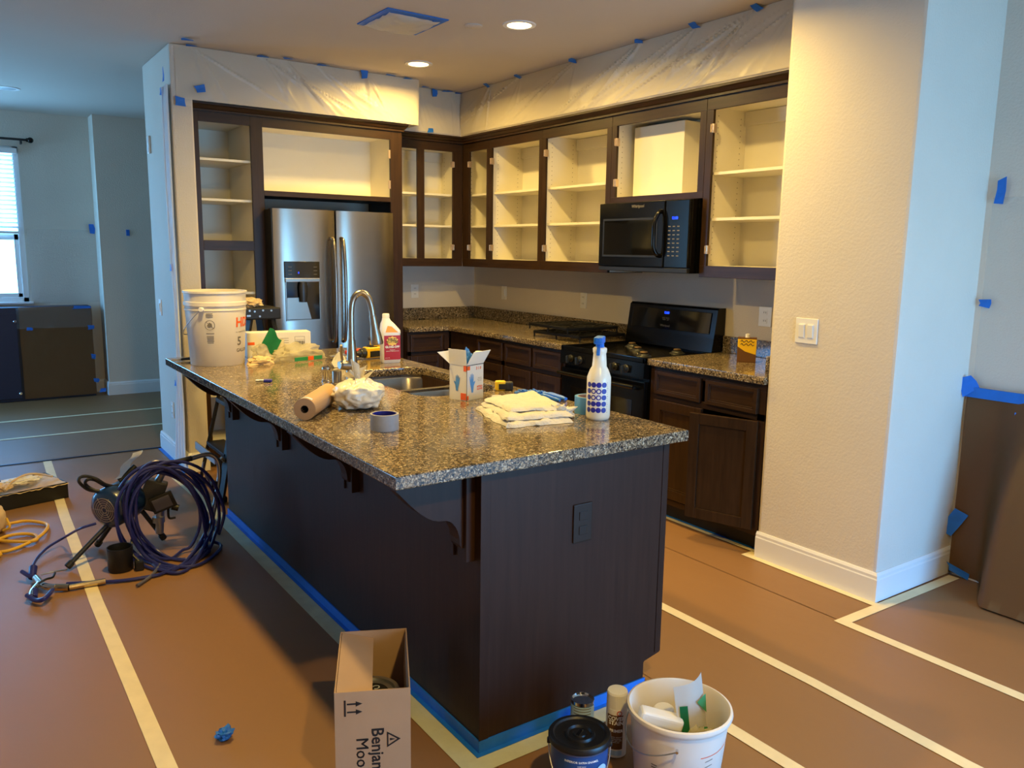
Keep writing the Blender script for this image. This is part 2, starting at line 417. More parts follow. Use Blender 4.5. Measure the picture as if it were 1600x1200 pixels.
# ---- far window
w=T('window_1',None,None,(-4.06,3.09,WZ[0])); w['kind']='structure'
fr=B(); a0,a1=-4.9,-3.22
for (x0,x1,z0,z1) in ((a0,a0+.05,.94,2.42),(a1-.05,a1,.94,2.42),(a0,a1,.94,.99),(a0,a1,2.37,2.42)): fr.box(x0,x1,3.08,3.16,z0,z1,.004)
fr.out('window_frame','white',w,world=True)
B().box(a0+.05,a1-.05,3.10,3.15,1.54,1.60,.004).out('meeting_rail','white',w,world=True)
B().box(a0+.05,a1-.05,3.10,3.13,.99,1.03,.004).out('lower_sash_rail','white',w,world=True)
B().box(a1-.09,a1-.05,3.10,3.13,.99,1.60,.004).out('sash_stile','white',w,world=True)
B().box(a0+.05,a1-.05,3.125,3.13,.99,2.37).out('pane','glass',w,world=True)
B().box(a0-.03,a1+.03,3.035,3.10,.925,.945,.004).out('sill','white',w,world=True)
bl=T('window_blind','white slatted window blind half lowered over the far window','blind',(-4.06,3.08,2.36))
B().box(a0+.02,a1-.01,3.03,3.075,2.35,2.40,.004).out('headrail','white',bl,world=True)
sm=None
for i in range(17):
    z=2.325-i*.0415
    if sm is None:
        b=B(); b.box(a0+.04,a1-.045,-.022,.022,-.0015,.0015,m=Matrix.Rotation(R(-22),4,'X')); o=b.out('slat','white',bl); o.location=(4.06,-.025,z-2.36); sm=o
    else:
        o=sm.copy(); COL.objects.link(o); o.parent=bl; o.location=(4.06,-.025,z-2.36)
B().box(a0+.04,a1-.045,3.045,3.07,1.60,1.625,.003).out('bottom_rail','white',bl,world=True)
cu=T('curtain_rod','black curtain rod with round finial above the far window','curtain rod',(-3.4,3.0,2.48))
b=B(); b.tube([(-4.9,2.99,2.478),(-3.14,2.99,2.478)],.011,10,sub=1); b.out('rod','blackm',cu,world=True,smooth=True)
b=B(); b.blob((-3.115,2.99,2.478),(.028,.028,.028),2,0); b.cyl((-3.15,2.99,2.478),(-3.135,2.99,2.478),.018); b.out('finial','black',cu,world=True,smooth=True)
B().box(-3.20,-3.185,2.98,3.07,2.44,2.475,.002).out('bracket','blackm',cu,world=True)
# ---- floor paper: strips side by side, joined by tape
def paper(x0,x1,y0,y1,label,k):
    b=B(); b.grid(lambda u,v:(x0+(x1-x0)*u,y0+(y1-y0)*v,-.0015+.0012*noise.noise(Vector((x0+(x1-x0)*u*2,(y0+(y1-y0)*v)*2,k)))),14,60)
    o=b.out('floor_paper','paper',smooth=True,recalc=False); tag(o,label,'floor paper','brown paper strips covering the floor'); return o
paper(-5.6,-3.46,-7.3,.2,'brown floor paper strip left of the long left tape seam, under the paint tray',1)
paper(-3.455,-2.66,-7.3,.2,'brown floor paper strip along the bar side of the island, under the sprayer',2)
paper(-1.915,-1.455,-7.3,-.58,'brown floor paper strip between the right side of the island and first seam',3)
paper(-1.45,-.925,-7.3,-.58,'brown floor paper strip in the middle of the kitchen aisle',4)
paper(-.92,-.025,-7.3,-4.36,'brown floor paper strip in front of the right niche, right of the cornered tape',5)
paper(-.92,-.66,-4.355,-.66,'narrow brown floor paper strip along the cabinets and the pillar baseboard',6)
paper(-2.655,-1.92,-7.3,-4.31,'brown floor paper strip in front of the island end, under the paint cans',7)
for i,(y0,y1,s) in enumerate(((.235,1.10,'nearest the dark threshold'),(1.105,1.84,'between the two tape seams'),(1.845,2.79,'in front of the navy cabinet'))):
    paper(-5.6,-1.2,y0,y1,'bluish lit floor paper strip of the far room, '+s,10+i)
def strip(pts,w,m,label,name='masking_tape_strip',z=.0012,grp='tape seams on the floor paper'):
    b=B(); P=[Vector((*p,0)) for p in pts]; n=len(P); L_=[]
    for i in range(n):
        d0=(P[i]-P[i-1]).normalized() if i else (P[1]-P[0]).normalized(); d1=(P[i+1]-P[i]).normalized() if i<n-1 else d0
        n0=Vector((-d0.y,d0.x,0)); n1=Vector((-d1.y,d1.x,0)); nn=(n0+n1).normalized(); k=1/max(.3,nn.dot(n0))
        L_.append((P[i]+nn*w/2*k,P[i]-nn*w/2*k))
    vs=[]; 
    for a,c in L_: vs+=[a+Vector((0,0,z-.0007)),c+Vector((0,0,z-.0007)),a+Vector((0,0,z)),c+Vector((0,0,z))]
    fs=[]
    for i in range(n-1):
        q=i*4; r_=q+4; fs+=[(q+2,q+3,r_+3,r_+2),(q,q+2,r_+2,r_),(q+1,q+3,r_+3,r_+1),(q,q+1,r_+1,r_)]
    b._add(vs,fs); o=b.out(name,m); tag(o,label,'tape',grp); return o
strip([(-3.398,.2),(-3.44,-1.2),(-3.462,-2.5),(-3.462,-6.5)],.052,'masking','long cream tape seam on the floor left of the island, passing under the sprayer leg')
strip([(-2.735,-.66),(-2.718,-1.2),(-2.718,-4.35)],.064,'greentape','pale greenish tape along the floor beside the bar side of the island base')
strip([(-2.75,-4.348),(-1.95,-4.348)],.064,'greentape','pale greenish tape on the floor in front of the island end panel',z=.0016)
strip([(-1.925,-4.42),(-1.92,-6.5)],.05,'masking','cream tape seam on the floor running from behind the white bucket')
strip([(-1.452,-.6),(-1.452,-4.6),(-1.475,-5.15),(-1.475,-6.5)],.05,'masking','cream tape seam crossing the kitchen aisle floor between island and pillar')
strip([(-.04,-4.385),(-.925,-4.375),(-.925,-6.5)],.05,'masking','cream tape with a right-angle corner on the floor in front of the pillar')
strip([(-.652,-4.37),(-.652,-3.66),(-.56,-3.66)],.045,'masking','narrow cream tape along the foot of the pillar baseboard',z=.0018)
strip([(-.575,-2.9),(-.575,-3.68)],.03,'masking','narrow cream tape at the foot of the cabinets right of the range')
strip([(-5.6,1.102),(-1.2,1.102)],.045,'masking','nearer pale tape seam on the far room floor')
strip([(-5.6,1.842),(-1.2,1.842)],.045,'masking','farther pale tape seam on the far room floor')
strip([(-2.675,-1.64),(-2.675,-4.305),(-1.95,-4.305)],.022,'blue','blue tape at the floor edge around the bottom of the island',name='blue_tape_strip',z=.003)
strip([(-.545,-2.9),(-.545,-3.685)],.035,'blue','blue tape on the toe kick floor edge below the ajar cabinet door',name='blue_tape_strip',z=.003)
strip([(-2.655,.19),(-2.655,-.62)],.035,'blue','blue tape on the floor along the wall end baseboard left of the pantry',name='blue_tape_strip',z=.003)
b=B(); b.box(-5.6,-2.62,.212,.232,0,.006,.002); o=b.out('floor_threshold','motor'); tag(o,'thin dark threshold strip across the floor between kitchen and far room','threshold')
b=B(); b.box(-2.6705,-2.6655,-4.297,-1.64,.001,.04).box(-2.67,-1.985,-4.3005,-4.2955,.001,.04); o=b.out('blue_tape_strip','blue'); tag(o,'blue tape band stuck on the lowest edge of the island panels','tape')
# ================================================================== PLASTIC SHEETS on soffits
def folds(seed,anchors,H,spread,n,dirb):
    rnd=random.Random(seed); L_=[]
    for i in range(n):
        a=rnd.choice(anchors); t=a+dirb*abs(rnd.gauss(.5,.35))*spread
        L_.append((a+rnd.uniform(-.03,.03),t,rnd.uniform(.004,.016),rnd.uniform(.002,.008)))
    def f(s,v):  # s along, v 0 top .. 1 bottom
        d=0
        for a,t,w,A in L_:
            c=a+(t-a)*v; ww=w*(.5+1.6*v)
            q=(s-c)/ww
            if abs(q)<3: d+=A*math.exp(-q*q)*(.4+.6*math.sin(math.pi*min(1,v*1.1+.05)))
        return d
    return f
def tab(parent,loc,nrm,up,w=.045,h=.03,rz=0,seed=0,m='blue'):
    rnd=random.Random(seed); n=Vector(nrm).normalized(); u=Vector(up).normalized(); x=u.cross(n)
    c,s=math.cos(R(rz)),math.sin(R(rz)); x2=x*c+u*s; u2=-x*s+u*c
    P=Vector(loc)+n*.004
    j=lambda:rnd.uniform(-.18,.18)
    co=[(-.5+j(),-.5+j()),(.5+j(),-.5+j()),(.55+j()*.5,0),(.5+j(),.5+j()),(-.5+j(),.5+j()),(-.45,0)]
    vs=[P+x2*(a*w)+u2*(b_*h)+n*(.004*((i%3)==0)) for i,(a,b_) in enumerate(co)]
    vs+=[p+n*.0008 for p in vs]
    b=B(); b._add(vs,[(0,1,2,5),(5,2,3,4),(11,8,7,6),(10,9,8,11)]+[(i,(i+1)%6,6+(i+1)%6,6+i) for i in range(6)])
    return b.out('tape_tab',m,parent,world=True)
ZB=2.428
f1=folds(3,[-2.5,-2.05,-1.9,-1.65,-1.33],1,.75,30,1)
s1=T('plastic_sheet','wrinkled white masking plastic over the soffit above the refrigerator','plastic sheet',(-1.7,-.62,2.42))
b=B()
def g1(u,v):
    # path around: from left along the front, round the corner, down the side
    s=-2.60+u*(1.70+.26)
    n=.006*noise.noise(Vector((s*5,v*3,2)))
    d=.012+f1(s,v)*1.3+n
    z=ZC-.004-(ZC-ZB)*v*1.0
    if v>.93: z=ZC-.004-(ZC-ZB)*.93-(v-.93)*.36; 
    sag=.004*math.sin(v*3.1)
    if s<-.90: return (s,-.604-d-sag,z)
    return (-.895+.012+n,-.604-.012+(s+.90),z)
b.grid(g1,330,34); b.out('sheet','film',s1,world=True,smooth=True,recalc=False)
for i,(x,y,vert) in enumerate([(-2.56,-.80,0),(-2.50,-.66,0),(-2.05,-.655,0),(-1.90,-.70,0),(-1.65,-.66,0),(-1.13,-.67,0),(-.98,-.64,0)]):
    tab(s1,(x,y,ZC-.004),(0,0,-1),(0,1,0),.07,.035,0,i)
tab(s1,(-1.33,-.64,ZC-.03),(0,-1,0),(0,0,1),.05,.055,0,9)
tab(s1,(-2.46,-.635,2.49),(0,-1,0),(0,0,1),.055,.04,15,10)
tab(s1,(-2.585,-.632,2.40),(0,-1,0),(0,0,1),.055,.055,0,11)
s2=T('plastic_sheet','wrinkled masking plastic over the short soffit in the kitchen corner','plastic sheet',(-.6,-.37,2.42))
f2=folds(8,[-.86,-.75,-.6,-.45],1,.3,12,1)
b=B(); b.grid(lambda u,v:(-.885+.50*u,-.36-.012-f2(-.885+.5*u,v)-.003*noise.noise(Vector((u*6,v*5,1))),ZC-.004-(ZC-SB-.012)*v),90,24)
b.out('sheet','film',s2,world=True,smooth=True,recalc=False)
for i,(x,y) in enumerate([(-.73,-.45),(-.52,-.40),(-.50,-.42),(-.40,-.39)]): tab(s2,(x,y,ZC-.004),(0,0,-1),(0,1,0),.06,.03,0,20+i)
tab(s2,(-.62,-.385,ZC-.035),(0,-1,0),(0,0,1),.05,.05,0,30); tab(s2,(-.66,-.39,SB+.02),(0,-1,0),(0,0,1),.05,.035,0,31)
s3=T('plastic_sheet','long wrinkled masking plastic over the soffit above the right wall cabinets','plastic sheet',(-.38,-2,2.42))
f3=folds(5,[.8,1.21,1.83,2.45,2.88,3.3,3.6],1,1.25,46,-1)
def g3(u,v):
    s=.372+u*(3.69-.372)
    d=.012+f3(s,v)*1.4+.005*noise.noise(Vector((s*4,v*3,5)))
    return (-.36-d-.006*math.sin(v*3.1),-s,ZC-.004-(ZC-SB-.012)*v)
b=B(); b.grid(g3,520,36); b.out('sheet','film',s3,world=True,smooth=True,recalc=False)
for i,y in enumerate([.80,1.21,1.83,2.45,2.88,3.30]): tab(s3,(-.40,-y,ZC-.006),(-.5,0,-1),(0,1,0),.05,.04 if i<4 else .06,20*i,40+i)
s4=T('plastic_sheet','thin plastic taped flat on the narrow tan wall left of the pantry','plastic sheet',(-2.57,-.62,1.2))
b=B(); b.grid(lambda u,v:(-2.618+.105*u,-.618-.005*noise.noise(Vector((u*2,v*9,4)))-.003*abs(noise.noise(Vector((u*3+v*9,v*20,4)))),.02+2.36*v),12,120); b.out('sheet','filmclear',s4,world=True,smooth=True,recalc=False)
s5=T('plastic_sheet','bunched plastic, colour tinted as by blue daylight, hanging down the corner edge of the wall end','plastic sheet',(-2.65,-.5,1.2))
def g5(u,v):
    z=2.50-2.46*v; wd=.135+.02*math.sin(v*9)+(.16*max(0,(v-.78)/.22)**1.3)
    q=noise.noise(Vector((u*7,v*1.6,3)))
    return (-2.638-.012-.008*math.sin(u*21+2*noise.noise(Vector((0,v*4,1))))-.008*q-.03*max(0,v-.85),-.612+wd*u+.015*noise.noise(Vector((3,v*3,0))),z)
b=B(); b.grid(g5,40,130); b.out('sheet','filmhang',s5,world=True,smooth=True,recalc=False)
for i,(y,z) in enumerate([(-.60,2.55),(-.50,2.47),(-.52,1.37),(-.48,.60)]): tab(s5,(-2.662,y,z),(-1,0,0),(0,0,1),.03,.08 if i<1 else .045,0,60+i)
# far room thin film
s6=T('plastic_sheet','thin clear film taped on the far wall beside the window','plastic sheet',(-2.9,3.05,1.3))
b=B(); b.grid(lambda u,v:(-3.2+.62*u+.0*v,3.062-.012*abs(noise.noise(Vector((u*3,v*3,7)))),.93+.72*v),30,30); b.out('sheet','filmclear',s6,world=True,smooth=True,recalc=False)
tab(s6,(-2.635,3.05,1.665),(0,-1,0),(0,0,1),.05,.08,0,70)
b=B(); b.box(-2.36,-2.33,2.79,2.7985,1.60,1.66,m=None); 
tb=b.out('tape_tab','blue'); tag(tb,'blue tape square alone on the far right wall','tape')
tb.location=(0,0,0)
# masked vent
v=T('masked_ceiling_vent','ceiling vent masked with blue tape and hanging plastic','vent',(-1.69,-1.93,ZC))
x0,x1,y0,y1=-1.875,-1.505,-2.12,-1.735
for q,(p0,p1,p2,p3) in enumerate(((x0,x1,y0,y0+.06),(x0,x1,y1-.06,y1),(x0,x0+.06,y0+.06,y1-.06),(x1-.06,x1,y0+.06,y1-.06))):
    B().box(p0,p1,p2,p3,ZC-.006,ZC-.001,.001).out('tape_strip','blue',v,world=True)
b=B(); b.grid(lambda u,w_:(x0+.035+(x1-x0-.06)*u,y0+.05+(y1-y0-.06)*w_,ZC-.008-.028*(math.sin(math.pi*u)*math.sin(math.pi*w_))**.5-.012*abs(noise.noise(Vector((u*4,w_*4,2))))),40,40)
b.out('plastic_cover','film',v,world=True,smooth=True,recalc=False)
# smoke disc
b=B(); b.lathe([(0,-.008),(.045,-.008),(.05,-.004),(.05,0)],32,Matrix.Translation((-1.334,-2.10,ZC))); o=b.out('ceiling_cover_plate','ceil',smooth=True); tag(o,'small round cover plate flush on the kitchen ceiling between vent and lamp','cover plate')
# recessed lights
for i,(x,y) in enumerate(LAMPS+[(-3.35,1.80)]):
    lab=['round recessed ceiling light nearest the kitchen corner, lit','round recessed ceiling light right of the masked vent, lit','recessed ceiling light over the right aisle out of view','recessed ceiling light above the island bar side','recessed ceiling light behind the photographer','unlit round recessed ceiling light in the far left room'][i]
    t=T('recessed_ceiling_light',lab,'ceiling light',(x,y,ZC))
    B().lathe([(.066,-.002),(.07,-.006),(.092,-.005),(.095,-.001),(.095,0),(.066,0)],40).out('trim_ring','white',t,smooth=True)
    B().lathe([(0,-.0045),(.066,-.0045),(.066,-.001),(0,-.001)],40).out('lamp_lens','lens' if i<5 else 'lensoff',t)
# ---- wall plates
def wall_plate(kind,loc,nrm,label,w=.07,h=.115,m='plasticw',n=1):
    nv=Vector(nrm); z=Vector((0,0,1)); x=z.cross(nv)
    xf=Matrix(((x.x,0,nv.x,loc[0]),(x.y,0,nv.y,loc[1]),(x.z,1,nv.z,loc[2]),(0,0,0,1)))
    t=T('power_outlet' if kind=='outlet' else 'light_switch',label,'outlet' if kind=='outlet' else 'light switch'); t.matrix_basis=xf
    B().box(-w/2,w/2,-h/2,h/2,0,.006,.003).out('cover_plate',m,t)
    for i in range(n):
        cx=(i-(n-1)/2)*.046
        if kind=='outlet':
            for s in (-1,1):
                B().box(cx-.016,cx+.016,s*.024-.014,s*.024+.014,.005,.0085,.003).out('receptacle',m,t)
                B().box(cx-.008,cx-.005,s*.024-.004,s*.024+.006,.0084,.0088).box(cx+.005,cx+.008,s*.024-.004,s*.024+.006,.0084,.0088).out('slot','ink',t)
        else:
            B().box(cx-.016,cx+.016,-.033,.033,.005,.008,.001).out('switch_frame',m,t)
            B().box(cx-.0145,cx+.0145,-.030,.030,.007,.0115,.0015,m=Matrix.Rotation(R(4),4,'X')).out('rocker',m,t)
    return t
wall_plate('switch',(-.624,-3.89,1.158),(-1,0,0),'white double rocker light switch on the pillar wall',.117,.117,n=2)
wall_plate('switch',(-2.63,.03,1.07),(-1,0,0),'white light switch on the bluish wall end at left',.07,.115)
wall_plate('outlet',(-2.63,-.19,.36),(-1,0,0),'white outlet low on the bluish wall end at left')
b=T('wall_control','narrow pale wall control high on the bluish wall end','thermostat'); b.matrix_basis=Matrix.Translation((-2.645,.09,2.2))
B().box(0,.014,-.03,.03,-.06,.06,.004).out('body','plasticw',b); B().box(-.002,.001,-.02,.02,-.05,-.02,.001).out('button','plasticw',b)
wall_plate('outlet',(-.60,0,1.155),(0,-1,0),'white outlet on the back wall left of the kitchen corner')
wall_plate('switch',(0,-.48,1.155),(-1,0,0),'white switch on the right wall nearest the kitchen corner')
wall_plate('outlet',(0,-1.53,1.15),(-1,0,0),'white outlet on the right wall left of the range')
wall_plate('outlet',(0,-3.17,1.15),(-1,0,0),'white outlet on the right wall above the yellow oil can',.09,.115)
# ================================================================== UPPER CABINETS
UZ0,UZ1=1.372,2.395
def hinge(parent,x,y,z,s=1):
    b=B(); b.box(x-.004*s,x+.014*s,y-.012,y+.012,z-.024,z+.024,.002).cyl((x-.004*s,y-.014,z-.022),(x-.004*s,y-.014,z+.022),.004,seg=8)
    for d in (-.013,.013): b.cyl((x+.004*s,y-.013,z+d),(x+.004*s,y-.0155,z+d),.004,seg=8)
    return b.out('hinge','rust',parent)
def holes(parent,x,y0,y1,z0,z1,s):
    b=B(); z=z0+.03
    while z<z1-.02:
        for y in (y0,y1): b.cyl((x,y,z),(x+.001*s,y,z),.0028,seg=6)
        z+=.032
    b.out('peg_holes','inkg',parent,kind='stuff')
def upper(label,loc,rz,W_,opens,shelves=(1.705,1.957),z0=UZ0,z1=UZ1,depth=.32,op=(1.437,2.291),hinges=(),grp='open wall cabinets without doors',lipshelf=True,wood='wood',shw=None,extra_right=0):
    # local x across (left to right), y into the cabinet, z up from cabinet bottom
    t=T('wall_cabinet',label,'cabinet',(*loc,z0),rz,grp)
    Z=lambda z:z-z0
    ft=.019
    for (a,b_) in ((.006,.022),(W_-.022,W_-.006)):
        B().box(a,b_,ft,depth-.003,0,z1-z0).out('side_panel','cabwhite',t)
    B().box(.022,W_-.022,depth-.012,depth-.003,0,z1-z0).out('back_panel','cabwhite',t)
    B().box(.022,W_-.022,ft,depth-.012,Z(op[0])-.016,Z(op[0])).out('bottom_panel','cabwhite',t)
    B().box(.022,W_-.022,ft,depth-.012,Z(op[1])+.02,Z(op[1])+.036).out('top_panel','cabwhite',t)
    B().box(.024,W_-.024,depth-.032,depth-.0125,Z(op[1])-.06,Z(op[1])+.018,.001).out('hanging_rail','cabwhite',t)
    B().box(.004,W_-.004,ft,depth-.003,0,.004).out('underside_panel','wood',t)
    for z in shelves:
        B().box(.0225,W_-.0225,.035,depth-.013,Z(z)-.016,Z(z),.001).out('shelf','cabwhite',t)
    # face frame
    B().box(0,W_,0,ft,0,Z(op[0]),.0015).out('bottom_rail',wood+'x',t)
    B().box(0,W_,0,ft,Z(op[1]),z1-z0,.0015).out('top_rail',wood+'x',t)
    e=[0]+[v for o in opens for v in o]+[W_]
    for i in range(0,len(e),2):
        if e[i+1]-e[i]>.003: B().box(e[i],e[i+1],0,ft-.001,Z(op[0]),Z(op[1]),.001).out('stile','wood',t)
    for (x,s) in hinges:
        for z in ((op[0]+.09),(op[1]-.10)): hinge(t,x,.004,Z(z),s)
    for s,x in ((1,.0222),(-1,W_-.0222)): holes(t,x,.07,depth-.06,Z(op[0]),Z(op[1]),s)
    return t
RZ=R(-90)
def upR(label,y0,y1,opens,**k): return upper(label,(-.32,-y0),RZ,y1-y0,[(a-y0,b-y0) for a,b in opens],**k)
upR('narrow open wall cabinet with copper hinges at the inner corner of the right wall',.322,.714,[(.421,.68)],hinges=((.421-.322,1),))
upR('open wall cabinet on the right wall, first wide one from the corner',.716,1.408,[(.752,1.370)],hinges=((.036,1),))
upR('open wall cabinet directly left of the microwave, with two shelves',1.410,2.146,[(1.449,2.10)],hinges=((.039,1),))
u4=upR('short open wall cabinet above the microwave with a boxed duct inside',2.148,2.934,[(2.193,2.889)],shelves=(),z0=1.815,op=(1.852,2.293),hinges=((.045,1),))
upR('open wall cabinet right of the microwave beside the tan pillar',2.936,3.685,[(2.984,3.64)],hinges=((.048,1),))
B().box(.07,.50,.13,.30,.04,.474,.002).out('duct_box','cabwhite',u4)
upper('open wall cabinet on the back wall between refrigerator and corner',(-.985,-.32),0,.663,[(.03,.245),(.308,.573)],hinges=((.573,-1),))
# crown moulding
def crown(path,z,name='crown',parent=None,label=None):
    prof=[(0,0),(.012,0),(.012,.012),(.02,.018),(.03,.034),(.038,.040),(.038,.052),(0,.052)]
    P=[Vector((*p,0)) for p in path]; n=len(P); b=B(); vs=[]; m=len(prof)
    for i in range(n):
        d0=(P[i]-P[i-1]).normalized() if i else (P[1]-P[0]).normalized(); d1=(P[i+1]-P[i]).normalized() if i<n-1 else d0
        n0=Vector((-d0.y,d0.x,0)); n1=Vector((-d1.y,d1.x,0)); nn=(n0+n1).normalized(); k=1/max(.3,nn.dot(n0))
        vs+=[P[i]+nn*(u*k)+Vector((0,0,z+v)) for u,v in prof]
    fs=[(i*m+k,i*m+(k+1)%m,(i+1)*m+(k+1)%m,(i+1)*m+k) for i in range(n-1) for k in range(m)]+[tuple(range(m)),tuple((n-1)*m+k for k in range(m))]
    b._add(vs,fs); o=b.out(name,'woodx',parent,world=parent is not None)
    if label: tag(o,label,'moulding')
    return o
crown([(-.322,-3.685),(-.322,-.322),(-.985,-.322)],2.358,'crown_moulding',None,'dark crown moulding running along the top of the right wall and corner cabinets')
# ================================================================== REFRIGERATOR SURROUND (pantry + cabinet)
t=T('pantry_cabinet','tall dark cabinet around the refrigerator with open pantry shelves at left','cabinet',(-1.75,-.3,0))
YF=-.56; FT=.02
def st(a,b_,z0,z1,nm='stile',m='wood'): B().box(a,b_,YF,YF+FT,z0,z1,.0015).out(nm,m,t,world=True)
st(-2.498,-2.461,.1,2.42); st(-2.127,-2.046,0,2.42)
st(-1.094,-.998,0,2.42)
st(-2.461,-2.127,2.305,2.42,'top_rail','woodx'); st(-2.461,-2.127,1.48,1.546,'middle_rail','woodx'); st(-2.461,-2.127,.06,.14,'bottom_rail','woodx')
st(-2.046,-1.094,2.305,2.42,'top_rail','woodx'); st(-2.046,-1.094,1.853,1.888,'bottom_rail','woodx')
B().box(-2.498,-2.127,YF+.03,YF+.045,0,.1).out('toe_kick','blackm',t,world=True)
for a in ((-2.484,-2.468),(-2.122,-2.106)): B().box(*a,YF+FT,-.004,.1,2.40).out('side_panel','cabwhite',t,world=True)
B().box(-2.105,-2.085,YF+FT,-.004,0,2.40).out('side_panel','wood',t,world=True)
B().box(-1.018,-.998,YF+FT,-.004,0,2.42).out('end_panel','wood',t,world=True)
B().box(-1.09,-1.074,YF+FT,-.014,1.86,2.40).out('side_panel','cabwhite',t,world=True)
B().box(-2.084,-2.068,YF+FT,-.014,1.86,2.40).out('side_panel','cabwhite',t,world=True)
B().box(-2.468,-2.122,-.014,-.004,.1,2.40).out('back_panel','cabwhite',t,world=True)
B().box(-2.084,-1.074,-.20,-.19,1.86,2.40).out('back_panel','cabwhite',t,world=True)
B().box(-2.068,-1.09,YF+FT,-.20,1.872,1.886).out('cabinet_floor','cabwhite',t,world=True)
B().box(-2.068,-1.09,YF+FT,-.20,2.32,2.336).out('cabinet_top','cabwhite',t,world=True)
B().box(-2.084,-1.074,YF+FT,-.20,1.853,1.8715).out('underside_panel','blackm',t,world=True)
for z in (2.08,1.82,1.546,1.20,.86,.50,.14): B().box(-2.467,-2.123,YF+.03,-.015,z-.016,z,.001).out('shelf','cabwhite',t,world=True)
B().box(-2.467,-2.123,YF+.02,-.015,2.325,2.34,.001).out('pantry_top','cabwhite',t,world=True)
for z in (1.98,2.2):
    b=B(); b.box(-1.11,-1.094,YF-.002,YF+.006,z-.03,z+.03,.001); b.out('hinge','rust',t,world=True)
crown([(-.998,-.50),(-.998,-.56),(-2.498,-.56)],2.368,'crown',t)
# ================================================================== REFRIGERATOR
f=T('refrigerator','stainless french-door refrigerator with black water dispenser in the left door','refrigerator',(-1.60,-.4,0))
B().box(-2.035,-1.165,-.62,-.03,.02,1.755,.006).out('cabinet_body','darkgrey',f,world=True)
B().box(-2.02,-1.18,-.655,-.62,.02,.08,.003).out('kick_grille','blackm',f,world=True)
def door(x0,x1,z0,z1,nm,holes_=None):
    # slightly bowed front
    b=B(); n=16
    def X(u): return x0+(x1-x0)*u
    def Y(u): return -.705-.022*(1-((2*u-1)**4))
    pts=[(X(i/n),Y(i/n)) for i in range(n+1)]+[(x1,-.63),(x0,-.63)]
    b.prism(pts,z0,z1,'z'); return b.out(nm,'steel',f,world=True,smooth=30)
door(-2.045,-1.606,.76,1.765,'left_door'); door(-1.592,-1.150,.76,1.765,'right_door'); door(-2.045,-1.150,.09,.745,'freezer_drawer')
B().box(-2.043,-1.152,-.64,-.625,.09,1.76).out('door_gasket','blackm',f,world=True)
B().box(-2.052,-2.044,-.70,-.1,.02,1.76,.002).out('black_side_panel','blackm',f,world=True)
for x,nm in ((-1.635,'handle'),(-1.563,'handle')):
    s=-1 if x<-1.6 else 1
    b=B(); b.tube([(x,-.725,1.575),(x,-.762,1.545),(x,-.782,1.38),(x,-.787,1.2),(x,-.782,1.02),(x,-.762,.87),(x,-.725,.845)],.0125,10)
    b.out(nm,'steel',f,world=True,smooth=True)
b=B(); b.tube([(-1.98,-.725,.66),(-1.98,-.78,.66),(-1.25,-.78,.66),(-1.25,-.725,.66)],.012,10,sub=1); b.out('drawer_handle','steel',f,world=True,smooth=True)
yd=-.731
B().box(-1.982,-1.733,yd-.004,yd+.03,1.30,1.412,.003).out('dispenser_control_panel','glassblk',f,world=True)
B().box(-1.980,-1.733,yd-.008,yd+.03,1.272,1.298,.003).out('dispenser_trim','steel',f,world=True)
db=B(); db.box(-1.978,-1.973,yd-.002,yd+.02,1.01,1.272).box(-1.738,-1.733,yd-.002,yd+.02,1.01,1.272).box(-1.978,-1.733,yd-.002,yd+.02,1.005,1.012)
db.out('dispenser_frame','steel',f,world=True)
B().box(-1.973,-1.738,yd-.0015,yd+.02,1.012,1.272).out('dispenser_recess','glassblk',f,world=True)
b=B(); b.prism([(-1.971,1.016),(-1.80,1.016),(-1.838,1.165),(-1.971,1.165)],yd-.004,yd-.001,'y'); b.out('dispenser_backplate','steel',f,world=True)
b=B(); b.lathe([(0,-.10),(.024,-.10),(.028,-.06),(.032,.0),(.024,.04),(0,.04)],16,Matrix.Translation((-1.86,yd-.02,1.235))@Matrix.Scale(.6,4,(0,1,0))); b.out('dispenser_nozzle','darkgrey',f,world=True,smooth=True)
xf=face_xf((-1.885,yd-.0046,1.335),(1,0,0),(0,0,1)); text('8',.018,'bluelit',f,xf,world=True,name='display')
b=B()
for (x,z) in [(-1.945,1.375),(-1.945,1.35),(-1.945,1.325),(-1.765,1.375),(-1.765,1.35),(-1.765,1.325)]: b.box(x-.012,x+.012,yd-.0048,yd-.004,z-.0015,z+.0015)
b.out('button_marks','inkg',f,world=True)
# ================================================================== BASE CABINETS
def raised(b,x0,x1,z0,z1,y,fr=.05,flat=False):
    # panel door in local XZ, front at y (towards -y)
    b.box(x0,x1,y,y+.019,z0,z1,.003)
def shaker(parent,x0,x1,z0,z1,y,nm='door',fr=.055,world=True,m='wood'):
    b=B()
    b.box(x0,x0+fr,y,y+.02,z0,z1,.003); b.box(x1-fr,x1,y,y+.02,z0,z1,.003)
    b.box(x0+fr-.001,x1-fr+.001,y,y+.02,z0,z0+fr,.003); b.box(x0+fr-.001,x1-fr+.001,y,y+.02,z1-fr,z1,.003)
    b.box(x0+fr-.002,x1-fr+.002,y+.009,y+.015,z0+fr-.002,z1-fr+.002)
    i=.008
    b.box(x0+fr,x0+fr+i,y+.004,y+.012,z0+fr,z1-fr,.002).box(x1-fr-i,x1-fr,y+.004,y+.012,z0+fr,z1-fr,.002)
    b.box(x0+fr,x1-fr,y+.004,y+.012,z0+fr,z0+fr+i,.002).box(x0+fr,x1-fr,y+.004,y+.012,z1-fr-i,z1-fr,.002)
    return b.out(nm,m,parent)
